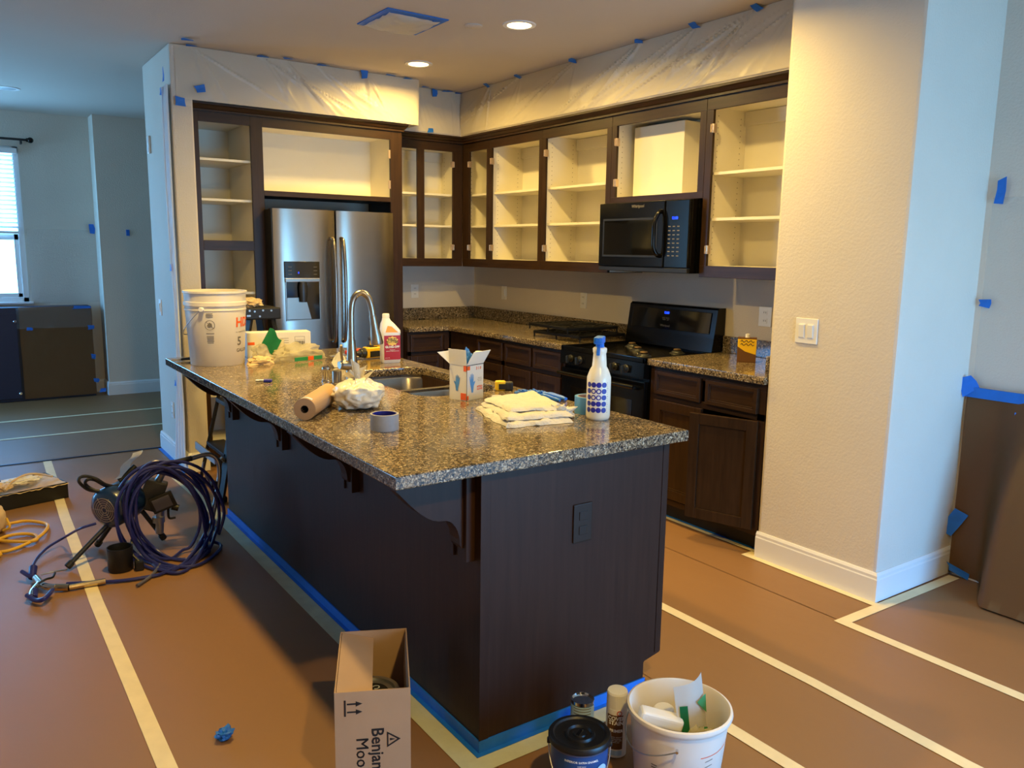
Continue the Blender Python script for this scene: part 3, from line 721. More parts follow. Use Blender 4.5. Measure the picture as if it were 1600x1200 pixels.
def base(label,loc,rz,W_,drawers,doors,grp='base cabinets under the granite counters',top=.874):
    t=T('base_cabinet',label,'cabinet',(*loc,0),rz,grp)
    D=.60
    B().box(0,.018,.02,D,.1,top).out('side_panel','wood',t); B().box(W_-.018,W_,.02,D,.1,top).out('side_panel','wood',t)
    B().box(.018,W_-.018,D-.01,D,.1,top).out('back_panel','wood',t); B().box(.018,W_-.018,.02,D-.01,.1,.118).out('cabinet_floor','wood',t)
    B().box(0,W_,.075,.09,0,.1).out('toe_kick','blackm',t)
    B().box(0,W_,0,.02,top-.035,top,.001).out('top_rail','woodx',t); B().box(0,W_,0,.02,.1,.13,.001).out('bottom_rail','woodx',t)
    B().box(0,W_,0,.02,.69,.725,.001).out('middle_rail','woodx',t)
    xs=sorted({0.0,W_}|{x for d in drawers for x in d})
    B().box(0,.03,0,.0195,.13,top-.035).out('stile','wood',t); B().box(W_-.045,W_,0,.0195,.13,top-.035).out('stile','wood',t)
    for a,b_ in drawers:
        d=shaker(t,a,b_,.722,.852,-.019,'drawer_front',.022,m='woodx')
        B().box(a+.012,b_-.012,-.001,.018,.735,.84).out('drawer_box','wood',t)
    for a,b_ in doors: shaker(t,a,b_,.14,.69,-.019,'door')
    return t
base('dark base cabinet on the back wall between refrigerator and corner',(-.995,-.625),0,.37,[(.02,.31)],[(.02,.31)])
def bR(label,y0,y1,dr,do): return base(label,(-.62,-y0),RZ,y1-y0,[(a-y0,b-y0) for a,b in dr],[(a-y0,b-y0) for a,b in do])
bc=bR('dark base cabinet on the right wall next to the inner corner',.645,1.41,[(1.06,1.395)],[(1.06,1.395)])
B().box(.03,.40,-.001,.019,.13,.84,.001).out('filler_panel','wood',bc)
bR('dark base cabinet immediately left of the black range with two drawers',1.412,2.105,[(1.43,1.745),(1.77,2.08)],[(1.43,1.745),(1.77,2.08)])
b3=bR('dark base cabinet right of the range with one door standing ajar',2.89,3.685,[(2.935,3.275),(3.31,3.645)],[(2.935,3.29)])
# ajar door (local: x = along, y into)
dj=bpy.data.objects.new('door',None)
b=B()
x0,x1,z0,z1,fr=-.36,0,.13,.69,.055
b.box(x0,x0+fr,-.02,0,z0,z1,.003).box(x1-fr,x1,-.02,0,z0,z1,.003).box(x0+fr,x1-fr,-.02,0,z0,z0+fr,.003).box(x0+fr,x1-fr,-.02,0,z1-fr,z1,.003).box(x0+fr,x1-fr,-.011,-.005,z0+fr,z1-fr)
bmesh.ops.rotate(b.bm,verts=b.bm.verts[:],cent=(0,0,0),matrix=Matrix.Rotation(R(19),3,'Z'))
bmesh.ops.translate(b.bm,vec=(3.655-2.89,-.004,0),verts=b.bm.verts[:])
o=b.out('door','wood',b3); o['label']='cabinet door standing ajar'
bpy.data.objects.remove(dj)
# ================================================================== COUNTERTOPS
CT=.914; CB=.876
def splash(parent,x0,x1,y0,y1): B().box(x0,x1,y0,y1,CT,1.014,.003).out('backsplash','granite',parent,world=True,smooth=30)
c=T('countertop','speckled granite L-shaped countertop with backsplash from refrigerator to range','countertop',(-.3,-.3,CB))
plate('slab','granite',c,[(-.002,-.002),(-.992,-.002),(-.992,-.647),(-.647,-.647),(-.647,-2.112),(-.002,-2.112)][::-1],[],CB,CT,.004)
splash(c,-.99,-.022,-.022,-.002); splash(c,-.022,-.002,-2.112,-.022)
c=T('countertop','short speckled granite countertop with backsplash right of the range','countertop',(-.3,-3.2,CB))
plate('slab','granite',c,[(-.002,-2.884),(-.647,-2.884),(-.647,-3.686),(-.002,-3.686)],[],CB,CT,.004)
splash(c,-.022,-.002,-3.686,-2.884); splash(c,-.62,-.022,-3.688,-3.668)
# ================================================================== ISLAND
isl=T('kitchen_island','dark veneered kitchen island base with carved overhang corbels','kitchen island',(-2.29,-2.95,0))
X0,X1,Y0,Y1=-2.665,-1.915,-4.295,-1.65; TK=.075
b=B(); b.prism([(X0,0),(X1-TK,0),(X1-TK,.095),(X1-TK+.004,.10),(X1,.115),(X1,.874),(X0,.874)],Y0,Y0+.02,'y'); b.out('end_panel','island',isl,world=True)
b=B(); b.prism([(X0,0),(X1-TK,0),(X1-TK,.105),(X1,.105),(X1,.874),(X0,.874)],Y1-.02,Y1,'y'); b.out('end_panel','island',isl,world=True)
B().box(X0,X0+.019,Y0+.02,Y1-.02,0,.874).out('bar_side_panel','island',isl,world=True)
B().box(X1-.02,X1,Y0+.02,Y1-.02,.105,.874).out('face_frame','wood',isl,world=True)
B().box(X1-TK-.015,X1-TK,Y0+.02,Y1-.02,0,.105).out('toe_kick','blackm',isl,world=True)
B().box(X0+.019,X1-.02,Y0+.02,Y1-.02,.10,.118).out('cabinet_floor','wood',isl,world=True)
B().box(X0-.004,X0+.03,Y0-.003,Y0+.0,0,.874,.001).out('corner_trim','island',isl,world=True)
B().box(X1-.025,X1+.001,Y0-.003,Y0,.12,.874,.001).out('corner_trim','island',isl,world=True)
for i,(a,b_) in enumerate([(-4.25,-3.62),(-3.58,-3.0),(-2.96,-2.4),(-2.36,-1.70)]):
    q=B(); q.box(X1,X1+.019,a,b_,.13,.70,.003).box(X1,X1+.019,a,b_,.72,.85,.003); q.out('door','wood',isl,world=True)
def corbel(y):
    b=B()
    pts=[(X0,.874),(X0-.245,.874),(X0-.245,.845)]
    for i in range(9):
        a=i/8; pts.append((X0-.235+.14*a-.0*a, .84-.10*math.sin(a*math.pi*.5)-.005))
    for i in range(1,9):
        a=i/8*math.pi/2; pts.append((X0-.095+.055*math.sin(a)*1.0, .735-.085*(1-math.cos(a))))
    pts+=[(X0-.035,.64),(X0,.64)]
    b.prism(pts,y-.028,y+.028,'y')
    b.out('corbel','island',isl,world=True)
    b=B().box(X0-.03,X0,y-.045,y-.028,.60,.874,.002).box(X0-.03,X0,y+.028,y+.045,.60,.874,.002).box(X0-.022,X0,y-.028,y+.028,.60,.64,.002)
    b.out('corbel_backplate','island',isl,world=True)
for y in (-4.215,-3.40,-2.63,-1.86): corbel(y)
# outlet on the end panel
wall_plate('outlet',(-2.288,Y0-.0005,.66),(0,-1,0),'dark brown outlet on the near end panel of the island',.075,.125,m='outletbrown')
ct=T('island_countertop','large polished speckled granite island top with undermount sink cutout','countertop',(-2.4,-3,CB))
SX0,SX1,SY0,SY1=-2.335,-1.925,-3.345,-2.535
plate('slab','granite',ct,[(-2.952,-4.325),(-1.854,-4.325),(-1.854,-1.615),(-2.952,-1.615)],[rrect(SX0,SX1,SY0,SY1,.11,8)[::-1]],CB,CT,.004)
sk=T('kitchen_sink','stainless double bowl sink set under the island countertop','sink',(-2.13,-2.94,.70))
def bowl(y0,y1):
    b=B(); rings=[]
    for ins,z,r in ((0,CB-.012,.10),(.004,CB-.02,.10),(.010,.75,.095),(.022,.70,.085),(.05,.685,.06),(.16,.68,.02)):
        rings.append([(p[0],p[1],z) for p in rrect(SX0-.004+ins,SX1+.004-ins,y0+ins,y1-ins,r,6)])
    n=len(rings[0]); vs=[p for r_ in rings for p in r_]
    fs=[(i*n+k,i*n+(k+1)%n,(i+1)*n+(k+1)%n,(i+1)*n+k) for i in range(len(rings)-1) for k in range(n)]+[tuple((len(rings)-1)*n+k for k in range(n))]
    b._add(vs,fs); b.out('bowl','steel',sk,world=True,smooth=True)
    b=B(); b.lathe([(0,.002),(.03,.002),(.042,.004),(.045,.0)],24,Matrix.Translation(((SX0+SX1)/2,(y0+y1)/2,.681))); b.out('drain','chrome',sk,world=True,smooth=True)
bowl(-2.93+.0,-2.531); bowl(-3.349,-2.965)
plate('rim_flange','steel',sk,rrect(SX0-.018,SX1+.016,SY0-.018,SY1+.018,.12,6),[rrect(SX0-.004,SX1+.004,-2.93,-2.531,.10,6)[::-1],rrect(SX0-.004,SX1+.004,-3.349,-2.965,.10,6)[::-1]],CB-.014,CB-.001,0)
# faucet
fa=T('kitchen_faucet','tall brushed nickel pull-down gooseneck faucet behind the island sink','faucet',(-2.475,-2.96,CT))
B().lathe([(0,0),(.033,0),(.033,.004),(.029,.012),(.027,.03),(.0255,.08),(.0205,.15),(.0165,.20),(.0165,.205),(0,.205)],28).out('body','nickel',fa,smooth=True)
b=B(); b.tube([(0,0,.19),(0,0,.27),(.002,-.001,.345),(.014,-.007,.388),(.040,-.018,.405),(.065,-.029,.388),(.078,-.035,.345),(.083,-.038,.30)],.0135,14); b.out('neck','nickel',fa,smooth=True)
hm=Matrix.Translation((.083,-.038,.305))@Matrix.Rotation(R(-9),4,'Y')@Matrix.Rotation(R(180),4,'X')
B().lathe([(0,-.005),(.015,-.005),(.016,.0),(.0165,.03),(.018,.045),(.024,.085),(.027,.115),(.026,.122),(0,.122)],24,hm).out('spray_head','nickel',fa,smooth=True)
b=B(); b.cyl((-.01,0,.095),(-.055,-.006,.10),.0215,.020,20,.003); b.cyl((-.055,-.006,.10),(-.06,-.0066,.10),.016); b.tube([(-.045,-.005,.115),(-.06,-.03,.16),(-.068,-.05,.19)],.006,8); b.out('lever_handle','nickel',fa,smooth=True)
sd=T('soap_dispenser','short chrome air gap cap left of the faucet','air gap',(-2.510,-2.755,CT))
B().lathe([(0,0),(.022,0),(.022,.004),(.018,.006),(.018,.045),(.0195,.047),(.0195,.062),(.017,.066),(0,.066)],24).out('cap','chrome',sd,smooth=True)
sd.name='air_gap'
sd=T('soap_dispenser','short nickel cylinder cap nearer to the faucet base','air gap',(-2.505,-2.865,CT))
B().lathe([(0,0),(.025,0),(.025,.006),(.0205,.008),(.0205,.058),(.018,.062),(0,.062)],24).out('cap','nickel',sd,smooth=True)
# ================================================================== RANGE
rg=T('range','black freestanding gas range with backguard and grates removed','range',(-.33,-2.498,0))
RY0,RY1=-2.880,-2.116
B().box(-.62,-.03,RY0,RY1,.02,.888,.003).out('body','black',rg,world=True)
# cooktop tray
b=B(); b.box(-.665,-.645,RY0,RY1,.885,.915,.004).box(-.06,-.03,RY0,RY1,.885,.915,.004).box(-.665,-.03,RY1-.02,RY1,.885,.915,.004).box(-.665,-.03,RY0,RY0+.02,.885,.915,.004).box(-.66,-.04,RY0+.01,RY1-.01,.885,.898)
b.out('cooktop','black',rg,world=True,smooth=30)
for (x,y) in [(-.50,-2.30),(-.50,-2.70),(-.22,-2.30),(-.22,-2.70),(-.36,-2.5)]:
    u=B(); u.lathe([(0,0),(.048,0),(.044,.004),(.036,.006),(.032,.014),(.026,.016),(0,.016)],24,Matrix.Translation((x,y,.898))); u.out('burner_base','knob',rg,world=True,smooth=True)
    u=B(); u.lathe([(0,0),(.022,0),(.024,.006),(.018,.01),(0,.011)],20,Matrix.Translation((x,y,.916))); u.out('burner_cap','mug',rg,world=True,smooth=True)
b=B(); b.prism([(-.62,.79),(-.672,.80),(-.668,.885),(-.62,.885)],RY0,RY1,'y'); b.out('control_panel','black',rg,world=True)
for y in (-2.225,-2.315,-2.635,-2.735):
    u=B(); mm=Matrix.Translation((-.670,y,.84))@Matrix.Rotation(R(-93),4,'Y')
    u.lathe([(0,0),(.024,0),(.024,.006),(.019,.010),(.017,.026),(0,.026)],20,mm); u.box(-.024,.020,-.006,.006,.012,.040,.002,m=mm); u.out('knob','knob',rg,world=True,smooth=30)
B().box(-.658,-.62,RY0+.004,RY1-.004,.235,.775,.004).out('oven_door','black',rg,world=True)
B().box(-.660,-.657,RY0+.10,RY1-.10,.36,.66,.001).out('oven_window','glassblk',rg,world=True)
b=B(); b.tube([(-.66,RY0+.05,.735),(-.705,RY0+.05,.745),(-.715,RY0+.09,.747),(-.715,RY1-.09,.747),(-.705,RY1-.05,.745),(-.66,RY1-.05,.735)],.012,10,sub=3); b.out('oven_handle','black',rg,world=True,smooth=True)
B().box(-.655,-.62,RY0+.004,RY1-.004,.07,.225,.004).out('storage_drawer','black',rg,world=True)
B().box(-.60,-.05,RY0+.02,RY1-.02,0,.02).out('foot_rail','blackm',rg,world=True)
b=B(); b.prism([(-.115,.915),(-.10,1.0),(-.075,1.168),(-.06,1.18),(-.005,1.18),(-.005,.915)],RY0,RY1-.0,'y'); b.out('backguard','black',rg,world=True)
b=B(); b.box(-.088,-.078,RY0+.04,RY1-.04,1.02,1.15,.002,m=Matrix.Translation((-.083,0,1.085))@Matrix.Rotation(R(8.5),4,'Y')@Matrix.Translation((.078,0,-1.085))); b.out('control_glass','glassblk',rg,world=True)
sl=Vector((.025,0,.168)).normalized()
def bgx(y,z,off=.009): return face_xf((-.10+(z-1.0)*.149-off,y,z),(0,-1,0),(sl.x,0,sl.z))
text('12:08',.020,'bluelit',rg,bgx(-2.47,1.127),world=True,name='clock_display',bold=.0006)
text('Whirlpool',.020,'inkg',rg,bgx(-2.47,1.045),world=True,name='brand_lettering')
text('BAKE  BROIL\nTIMER   OFF',.011,'inkg',rg,bgx(-2.47,1.088),world=True,name='button_lettering')
text('Whirlpool',.001,'inkg',rg,bgx(-2.47,1.045),world=True) if 0 else None
# loose grates on the counter left of the range
def grate(t):
    b=B(); h=.045; b0=b
    b.box(-.24,.24,-.29,-.268,h-.020,h,.004).box(-.24,.24,.268,.29,h-.020,h,.004).box(-.24,-.216,-.29,.29,h-.020,h,.004).box(.216,.24,-.29,.29,h-.020,h,.004).box(-.24,.24,-.014,.014,h-.020,h,.004)
    for cy in (-.142,.142):
        for cx in (-.12,.12):
            for a in range(4):
                an=R(45+90*a); m=Matrix.Translation((cx,cy,h-.004))@Matrix.Rotation(an,4,'Z')
                b.box(.03,.125,-.007,.007,-.010,.004,.003,m=m)
        b.box(-.24,.24,cy-.007,cy+.007,h-.016,h-.002,.003); b.lathe([(.045,h-.014),(.060,h-.014),(.060,h-.003),(.045,h-.003),(.045,h-.014)],20,Matrix.Translation((.12,cy,0))); b.lathe([(.045,h-.014),(.060,h-.014),(.060,h-.003),(.045,h-.003),(.045,h-.014)],20,Matrix.Translation((-.12,cy,0)))
        b.box(-.007,.007,cy-.13,cy+.13,h-.016,h-.001,.002)
    for k in range(9): b.box(-.24,.24,-.255+k*.0637-.004,-.255+k*.0637+.004,h-.017,h-.003,.002)
    for (x,y) in ((-.232,-.284),(.232,-.284),(-.232,.284),(.232,.284),(-.232,0),(.232,0)): b.cyl((x,y,0),(x,y,h-.008),.006,.008,8)
    bmesh.ops.scale(b.bm,vec=(.88,.83,1),verts=b.bm.verts[:])
    return b
g=T('burner_grate','black cast iron burner grate on the counter, lower of the stacked pair','grate',(-.30,-1.845,CT+.001),R(3),'loose burner grates')
grate(g).out('grate_bars','iron',g)
g=T('burner_grate','black cast iron burner grate on top of the stacked pair left of the range','grate',(-.32,-1.80,CT+.050),R(-4),'loose burner grates')
grate(g).out('grate_bars','iron',g)
# ================================================================== MICROWAVE
mw=T('microwave','black over-the-range microwave mounted below the short wall cabinet','microwave',(-.2,-2.52,1.39))
MY0,MY1=-2.915,-2.150
B().box(-.375,-.01,MY0,MY1,1.39,1.812,.003).out('case','black',mw,world=True)
B().box(-.405,-.375,MY0+.19,MY1,1.42,1.808,.006).out('door','black',mw,world=True,smooth=30)
B().box(-.400,-.375,MY0,MY0+.187,1.42,1.808,.005).out('control_panel','black',mw,world=True,smooth=30)
B().box(-.400,-.375,MY0,MY1,1.392,1.418,.003).out('vent_grille','blackm',mw,world=True)
fr=B(); a0,a1,z0,z1=MY0+.255,MY1-.05,1.49,1.70
for q in ((a0-.012,a0,z0-.012,z1+.012),(a1,a1+.012,z0-.012,z1+.012)): fr.box(-.4075,-.404,*q,.001)
fr.box(-.4075,-.404,a0,a1,z0-.012,z0,.001).box(-.4075,-.404,a0,a1,z1,z1+.012,.001); fr.out('window_frame','blackm',mw,world=True)
B().box(-.4065,-.4045,a0,a1,z0,z1).out('window','glassblk',mw,world=True)
b=B(); b.tube([(-.405,MY0+.215,1.745),(-.43,MY0+.214,1.735),(-.452,MY0+.222,1.68),(-.455,MY0+.222,1.60),(-.45,MY0+.222,1.53),(-.43,MY0+.214,1.495),(-.405,MY0+.215,1.488)],.013,12); b.out('handle','chrome',mw,world=True,smooth=True) if 0 else b.out('handle','black',mw,world=True,smooth=True)
mx=lambda y,z:face_xf((-.4012,y,z),(0,-1,0),(0,0,1))
text('12:08',.022,'bluelit',mw,mx(MY0+.11,1.705),world=True,name='clock_display',bold=.0004)
text('Whirlpool',.026,'inkg',mw,face_xf((-.4062,-2.50,1.782),(0,-1,0),(0,0,1)),world=True,name='brand_lettering',bold=.0003)
bt=B()
for r_ in range(8):
    for c_ in range(3): bt.box(-.4015,-.400,MY0+.07+c_*.035,MY0+.088+c_*.035,1.655-r_*.024,1.661-r_*.024)
bt.out('keypad_marks','inkg',mw,world=True)
# navy cabinet with paper in far room
nc=T('navy_cabinet','low navy cabinet under the far window, masked with brown paper at right','cabinet',(-3.8,2.95,0))
B().box(-4.9,-2.72,2.852,3.06,0,.905,.003).out('body','navycab',nc,world=True)
B().box(-4.9,-3.36,2.835,2.852,.03,.845,.003).out('door','navycab',nc,world=True)
b=B(); b.grid(lambda u,v:(-3.34+.625*u+.006*noise.noise(Vector((v*4,1,1))),2.842-.006*abs(noise.noise(Vector((u*4,v*4,3)))),.02+.885*v),24,24,.001); b.out('masking_paper','tan' if 0 else 'paper',nc,world=True,smooth=True)
b=B(); b.grid(lambda u,v:(-3.36+.64*u,2.836-.004*abs(noise.noise(Vector((u*6,v*3,5)))),.70+.20*v),24,8,.0006); b.out('film_flap','filmclear',nc,world=True)
for i,(x,z,w,h) in enumerate([(-2.80,.895,.15,.03),(-3.26,.70,.05,.03),(-2.73,.69,.05,.04),(-2.725,.40,.04,.05),(-2.715,.16,.05,.04),(-2.66,.05,.06,.04)]): tab(nc,(x,2.832,z),(0,-1,0),(0,0,1),w,h,0,80+i)
for z in (.775,.08): 
    b=B(); b.cyl((-3.375,2.835,z),(-3.375,2.815,z),.009,.013,12,.002); b.out('knob','chrome',nc,world=True,smooth=True)
# niche drape at right
nd=T('brown_paper_drape','dark brown paper drape taped along its top on the right niche wall','paper drape',(-.1,-5,0))
def gd(u,v):
    y=-4.345-2.2*u; s=max(0,min(1,(-y-4.47)/.17)); s=s*s*(3-2*s)
    vv=1-v
    return (-.020-.29*s*vv**.8-.006*noise.noise(Vector((u*14,v*3,1))),y,.010+.895*v)
b=B(); b.grid(gd,150,20,.0015); b.out('paper','paper',nd,world=True,smooth=60)
b=B(); b.box(-.032,-.020,-6.5,-4.335,.868,.915,.001); b.out('top_tape','blue',nd,world=True)
for i,(y,z,w,h,rz) in enumerate([(-4.35,.925,.07,.07,30),(-4.58,.80,.03,.05,0),(-4.345,.26,.06,.13,-25),(-4.40,.035,.10,.035,-20)]): tab(nd,(-.035,y,z),(-1,-.3,0),(0,0,1),w,h,rz,90+i)
nf=T('plastic_sheet','thin clear film taped on the grey wall above the brown drape at right','plastic sheet',(0,-5,1.8))
b=B(); b.grid(lambda u,v:(-.006-.006*abs(noise.noise(Vector((u*8,v*3,2)))),-4.36-1.9*u,.92+.85*v),60,20); b.out('sheet','filmclear',nf,world=True,smooth=True,recalc=False)
tab(nf,(-.015,-4.395,1.80),(-1,0,0),(0,0,1),.035,.12,-8,95); tab(nf,(-.015,-4.38,1.30),(-1,0,0),(0,0,1),.045,.035,0,96)
# ================================================================== LOOSE THINGS
_cam=scene.camera.matrix_world.copy()
def at(px,py,axis,val):
    d=_cam.to_3x3()@Vector(((px-800)/CAM[3],-(py-600)/CAM[3],-1)); c=Vector(CP); i='xyz'.index(axis)
    return c+d*((val-c[i])/d[i])
# ---- five gallon bucket on the island
bk=T('bucket','large translucent white bucket with orange letters on the far end of the island','bucket',(-2.767,-1.945,CT))
B().lathe([(0,0),(.128,0),(.131,.004),(.146,.275),(.149,.277),(.149,.282),(.146,.284),(.147,.298),(.152,.300),(.152,.318),(.147,.320),(.149,.36),(.154,.362),(.154,.372),(.146,.372),(.143,.30),(.126,.006),(0,.006)],48).out('pail','pailw',bk,smooth=True)
A=R(-105)
text('HDX',.066,'orange',bk,wrap=(.1438,A+R(40),.215,.0555),align='LEFT',bold=.0018)
text('ALL PURPOSE BUCKET',.009,'inkg',bk,wrap=(.1410,A+R(40),.168,.0555),align='LEFT')
text('5',.06,'inkg',bk,wrap=(.138,A+R(44),.12,.05),align='LEFT',bold=.0015)
text('GALLON',.024,'inkg',bk,wrap=(.1355,A+R(42),.075,.05),align='LEFT',bold=.0006)
pn=B()
for i,(z,w) in enumerate([(.262,.028),(.254,.032),(.246,.03),(.165,.034),(.150,.03),(.142,.03),(.134,.028),(.126,.03),(.118,.026)]):
    r=.1325+z*.052; a0=A-R(12); pn.grid(lambda u,v,r=r,z=z,w=w,a0=a0:((r+.0006)*math.cos(a0+(u-.5)*2*w/r*.55),(r+.0006)*math.sin(a0+(u-.5)*2*w/r*.55),z+v*.0035),6,1)
z0=.208
for k in range(28):
    t0=2*math.pi*k/28; t1=2*math.pi*(k+1)/28; r=.1325+z0*.052+.0006
    def cc(t,q): return (r*math.cos(A-R(12)+q*math.cos(t)/r),r*math.sin(A-R(12)+q*math.cos(t)/r),z0+q*math.sin(t))
    pn._add([cc(t0,.022),cc(t1,.022),cc(t1,.0245),cc(t0,.0245)],[(0,1,2,3)])
pn._add([cc(R(135),.023),cc(R(140),.023),cc(R(-45),.023),cc(R(-40),.023)],[(0,1,2,3)])
pn._add([cc(R(40),.012),cc(R(100),.013),cc(R(190),.014),cc(R(250),.012),cc(R(330),.014)],[(0,1,2,3,4)])
pn.out('warning_print','inkg',bk,recalc=False)
b=B(); hp=[]
for i in range(9):
    a=A-R(205)+math.pi*i/8; hp.append((.158*math.cos(a),.158*math.sin(a),.285-.14*math.sin(math.pi*i/8)))
b.tube(hp,.002,6); b.out('bail_handle','alum',bk,smooth=True)
for s_ in (0,1):
    a=A-R(205)+math.pi*s_; b=B(); b.cyl((.148*math.cos(a),.148*math.sin(a),.285),(.164*math.cos(a),.164*math.sin(a),.285),.012,seg=12,bev=.002); b.out('handle_ear','plasticw',bk,smooth=True)
# ---- ladder behind the island
ld=T('step_ladder','black step ladder between island and refrigerator with a beige rag on top','ladder',(-2.35,-1.15,0))
def rail(p0,p1,w=.028,d=.018):
    p0=Vector(p0);p1=Vector(p1);q=(p1-p0); m=Matrix.Translation(p0)@q.to_track_quat('Z','Y').to_matrix().to_4x4()
    b=B(); b.box(-w,w,-d/2,d/2,0,q.length,.003,m=m); b.out('rail','blackm',ld,world=True)
for (fy,ty) in ((-.915,-1.02),(-1.385,-1.29)):
    rail((-2.64,fy,.015),(-2.40,ty,1.09)); rail((-2.08,fy,.015),(-2.26,ty,1.09))
    for x in (-2.64,-2.08): B().box(x-.035,x+.035,fy-.02,fy+.02,0,.035,.006).out('rubber_foot','ink',ld,world=True)
for k,z in enumerate((.27,.55,.82)):
    u=z/1.09; x=-2.64+.24*u; y0=-1.385+.095*u; y1=-.915-.105*u
    B().box(x-.02,x+.09,y0+.01,y1-.01,z-.012,z+.012,.003).out('step','blackm',ld,world=True)
b=B(); b.tube([(-2.625,-1.375,.27),(-2.60,-1.36,.24),(-2.5,-1.15,.24)],.009,6,sub=1); b.box(-2.665,-2.655,-1.385,-.93,.235,.285,.002); b.out('step_brace','alum',ld,world=True)
B().box(-2.44,-2.22,-1.33,-.98,1.075,1.145,.008).out('top_cap','blackm',ld,world=True)
b=B()
for (y,z) in [(-1.30,1.13),(-1.20,1.135),(-1.10,1.13),(-1.26,1.10)]: b.cyl((-2.41+ (y+1.3)*-.3,-1.329,z),(-2.41+(y+1.3)*-.3,-1.334,z),.006,seg=10)
for (x,z) in [(-2.38,1.125),(-2.33,1.13),(-2.28,1.128),(-2.35,1.095),(-2.41,1.10)]: b.cyl((x,-1.329,z),(x,-1.334,z),.006,seg=10)
b.out('rivets','alum',ld,world=True)
b=B(); b.blob((-2.37,-1.16,1.165),(.085,.12,.035),4,.25,2.5,3,flat=-.02,ridge=.2); o=b.out('rag','tan',smooth=True); tag(o,'crumpled beige rag lying on the ladder top behind the bucket','rag')
# ---- white carton with barcode
cb=T('carton_box','white carton with a small barcode behind the plastic wrappers on the island','box',(-2.405,-1.80,CT),R(-9))
B().box(-.17,.17,-.055,.055,0,.135,.002).out('box_body','cardw',cb)
b=B(); rr=random.Random(4); x=.085
while x<.135:
    w=rr.choice((.0012,.002,.003)); b.box(x,x+w,-.0556,-.055,.055,.085); x+=w+rr.choice((.0012,.002))
b.out('barcode','ink',cb)
b=B(); b.box(.083,.137,-.0555,-.055,.108,.1095).box(.083,.137,-.0555,-.055,.090,.0915).box(.083,.0845,-.0555,-.055,.05,.1095).box(.1355,.137,-.0555,-.055,.05,.1095)
for i in range(3): b.box(.0,.05,-.0555,-.055,.10-.012*i,.102-.012*i)
b.out('box_print','inkg',cb)
B().box(-.165,-.13,-.0556,-.055,.07,.085).out('orange_stripe','orange',cb)
# ---- plastic wrappers
def crumple(name,label,cat,c,rad,m,seed,amp=.35,sc=3,flat=-.02,rz=0,ridge=.5,sub=5):
    t=T(name,label,cat,c,rz)
    b=B(); b.blob((0,0,-flat*1.0),rad,sub,amp,sc,seed,flat=flat,ridge=ridge); b.out('film',m,t,smooth=True); return t
w1=crumple('plastic_wrapper','crumpled clear plastic wrapper with green print between bucket and carton','plastic wrapper',(-2.505,-1.975,CT),(.105,.065,.075),'packfilm',3,.42,1.7,-.03,.3,.25)
b=B(); b.grid(lambda u,v:(-.075+.10*(u),-.058-.05*0+.02*v,.055+.10*v+.01*math.sin(u*6)),6,6,.0008)
bmesh.ops.rotate(b.bm,verts=b.bm.verts[:],cent=(-.02,-.05,.10),matrix=Matrix.Rotation(R(42),3,'Y')); b.out('green_print','green',w1)
w2=crumple('plastic_wrapper','long clear plastic wrapper with green and orange band lying before the carton','plastic wrapper',(-2.37,-2.04,CT),(.155,.05,.060),'packfilm',9,.34,1.6,-.025,R(14),.22)
b=B(); b.box(-.07,.10,-.062,-.058,.006,.026,.001); b.out('green_band','green',w2); b=B(); b.box(.01,.045,-.0635,-.0615,.006,.027,.001); b.out('orange_band','orange',w2)
w3=crumple('paper_wrapper','small cream torn paper wrapper in front of the big bucket','paper scrap',(-2.585,-2.07,CT),(.07,.045,.03),'tan',5,.4,1.8,-.01,.2,.3,4)
# ---- pliers, marker
pl=T('pliers','small black handled pliers at the far left corner of the island','pliers',(-2.925,-1.79,CT))
b=B(); b.tube([(.0,0,.01),(.05,-.012,.012),(.09,-.004,.012)],.005,8); b.tube([(.0,0,.01),(.05,.016,.012),(.09,.012,.012)],.005,8); b.out('handles','blackm',pl,smooth=True)
b=B(); b.cyl((0.005,0,.004),(0.005,0,.016),.010); b.prism([(0,-.008),(-.035,-.002),(-.035,.002),(0,.008)],.005,.015,'z'); b.out('jaws','alum',pl,smooth=30)
mk=T('marker','small dark blue capped marker lying on the island','marker',(-2.765,-2.655,CT),R(-25))
b=B(); b.cyl((-.03,0,.008),(.005,0,.008),.006,seg=12,bev=.001); b.out('barrel','alum',mk,smooth=True)
b=B(); b.cyl((.004,0,.008),(.04,0,.008),.0078,seg=12,bev=.001); b.out('cap','inkb',mk,smooth=True)
# ---- paper roll
pr=T('paper_roll','roll of kraft paper lying on the island beside the white bag','paper roll',(-2.80,-3.39,CT))
d=Vector((.222,.297,0)).normalized(); m=Matrix.Translation((0,0,.0385)+Vector((0,0,0)).to_tuple() if False else (0,0,.0385))@d.to_track_quat('Z','Y').to_matrix().to_4x4()
B().lathe([(.0135,-.16),(.0385,-.16),(.0385,.16),(.0135,.16),(.0135,-.16)],36,m).out('roll','card',pr,smooth=30)
B().lathe([(.0125,-.161),(.0135,-.161),(.0135,.161),(.0125,.161)],24,m).out('core','ink',pr)
B().lathe([(.0389,-.15),(.0389,-.135)],36,m,ang=2.2).out('label_band','lightblue',pr,recalc=False)
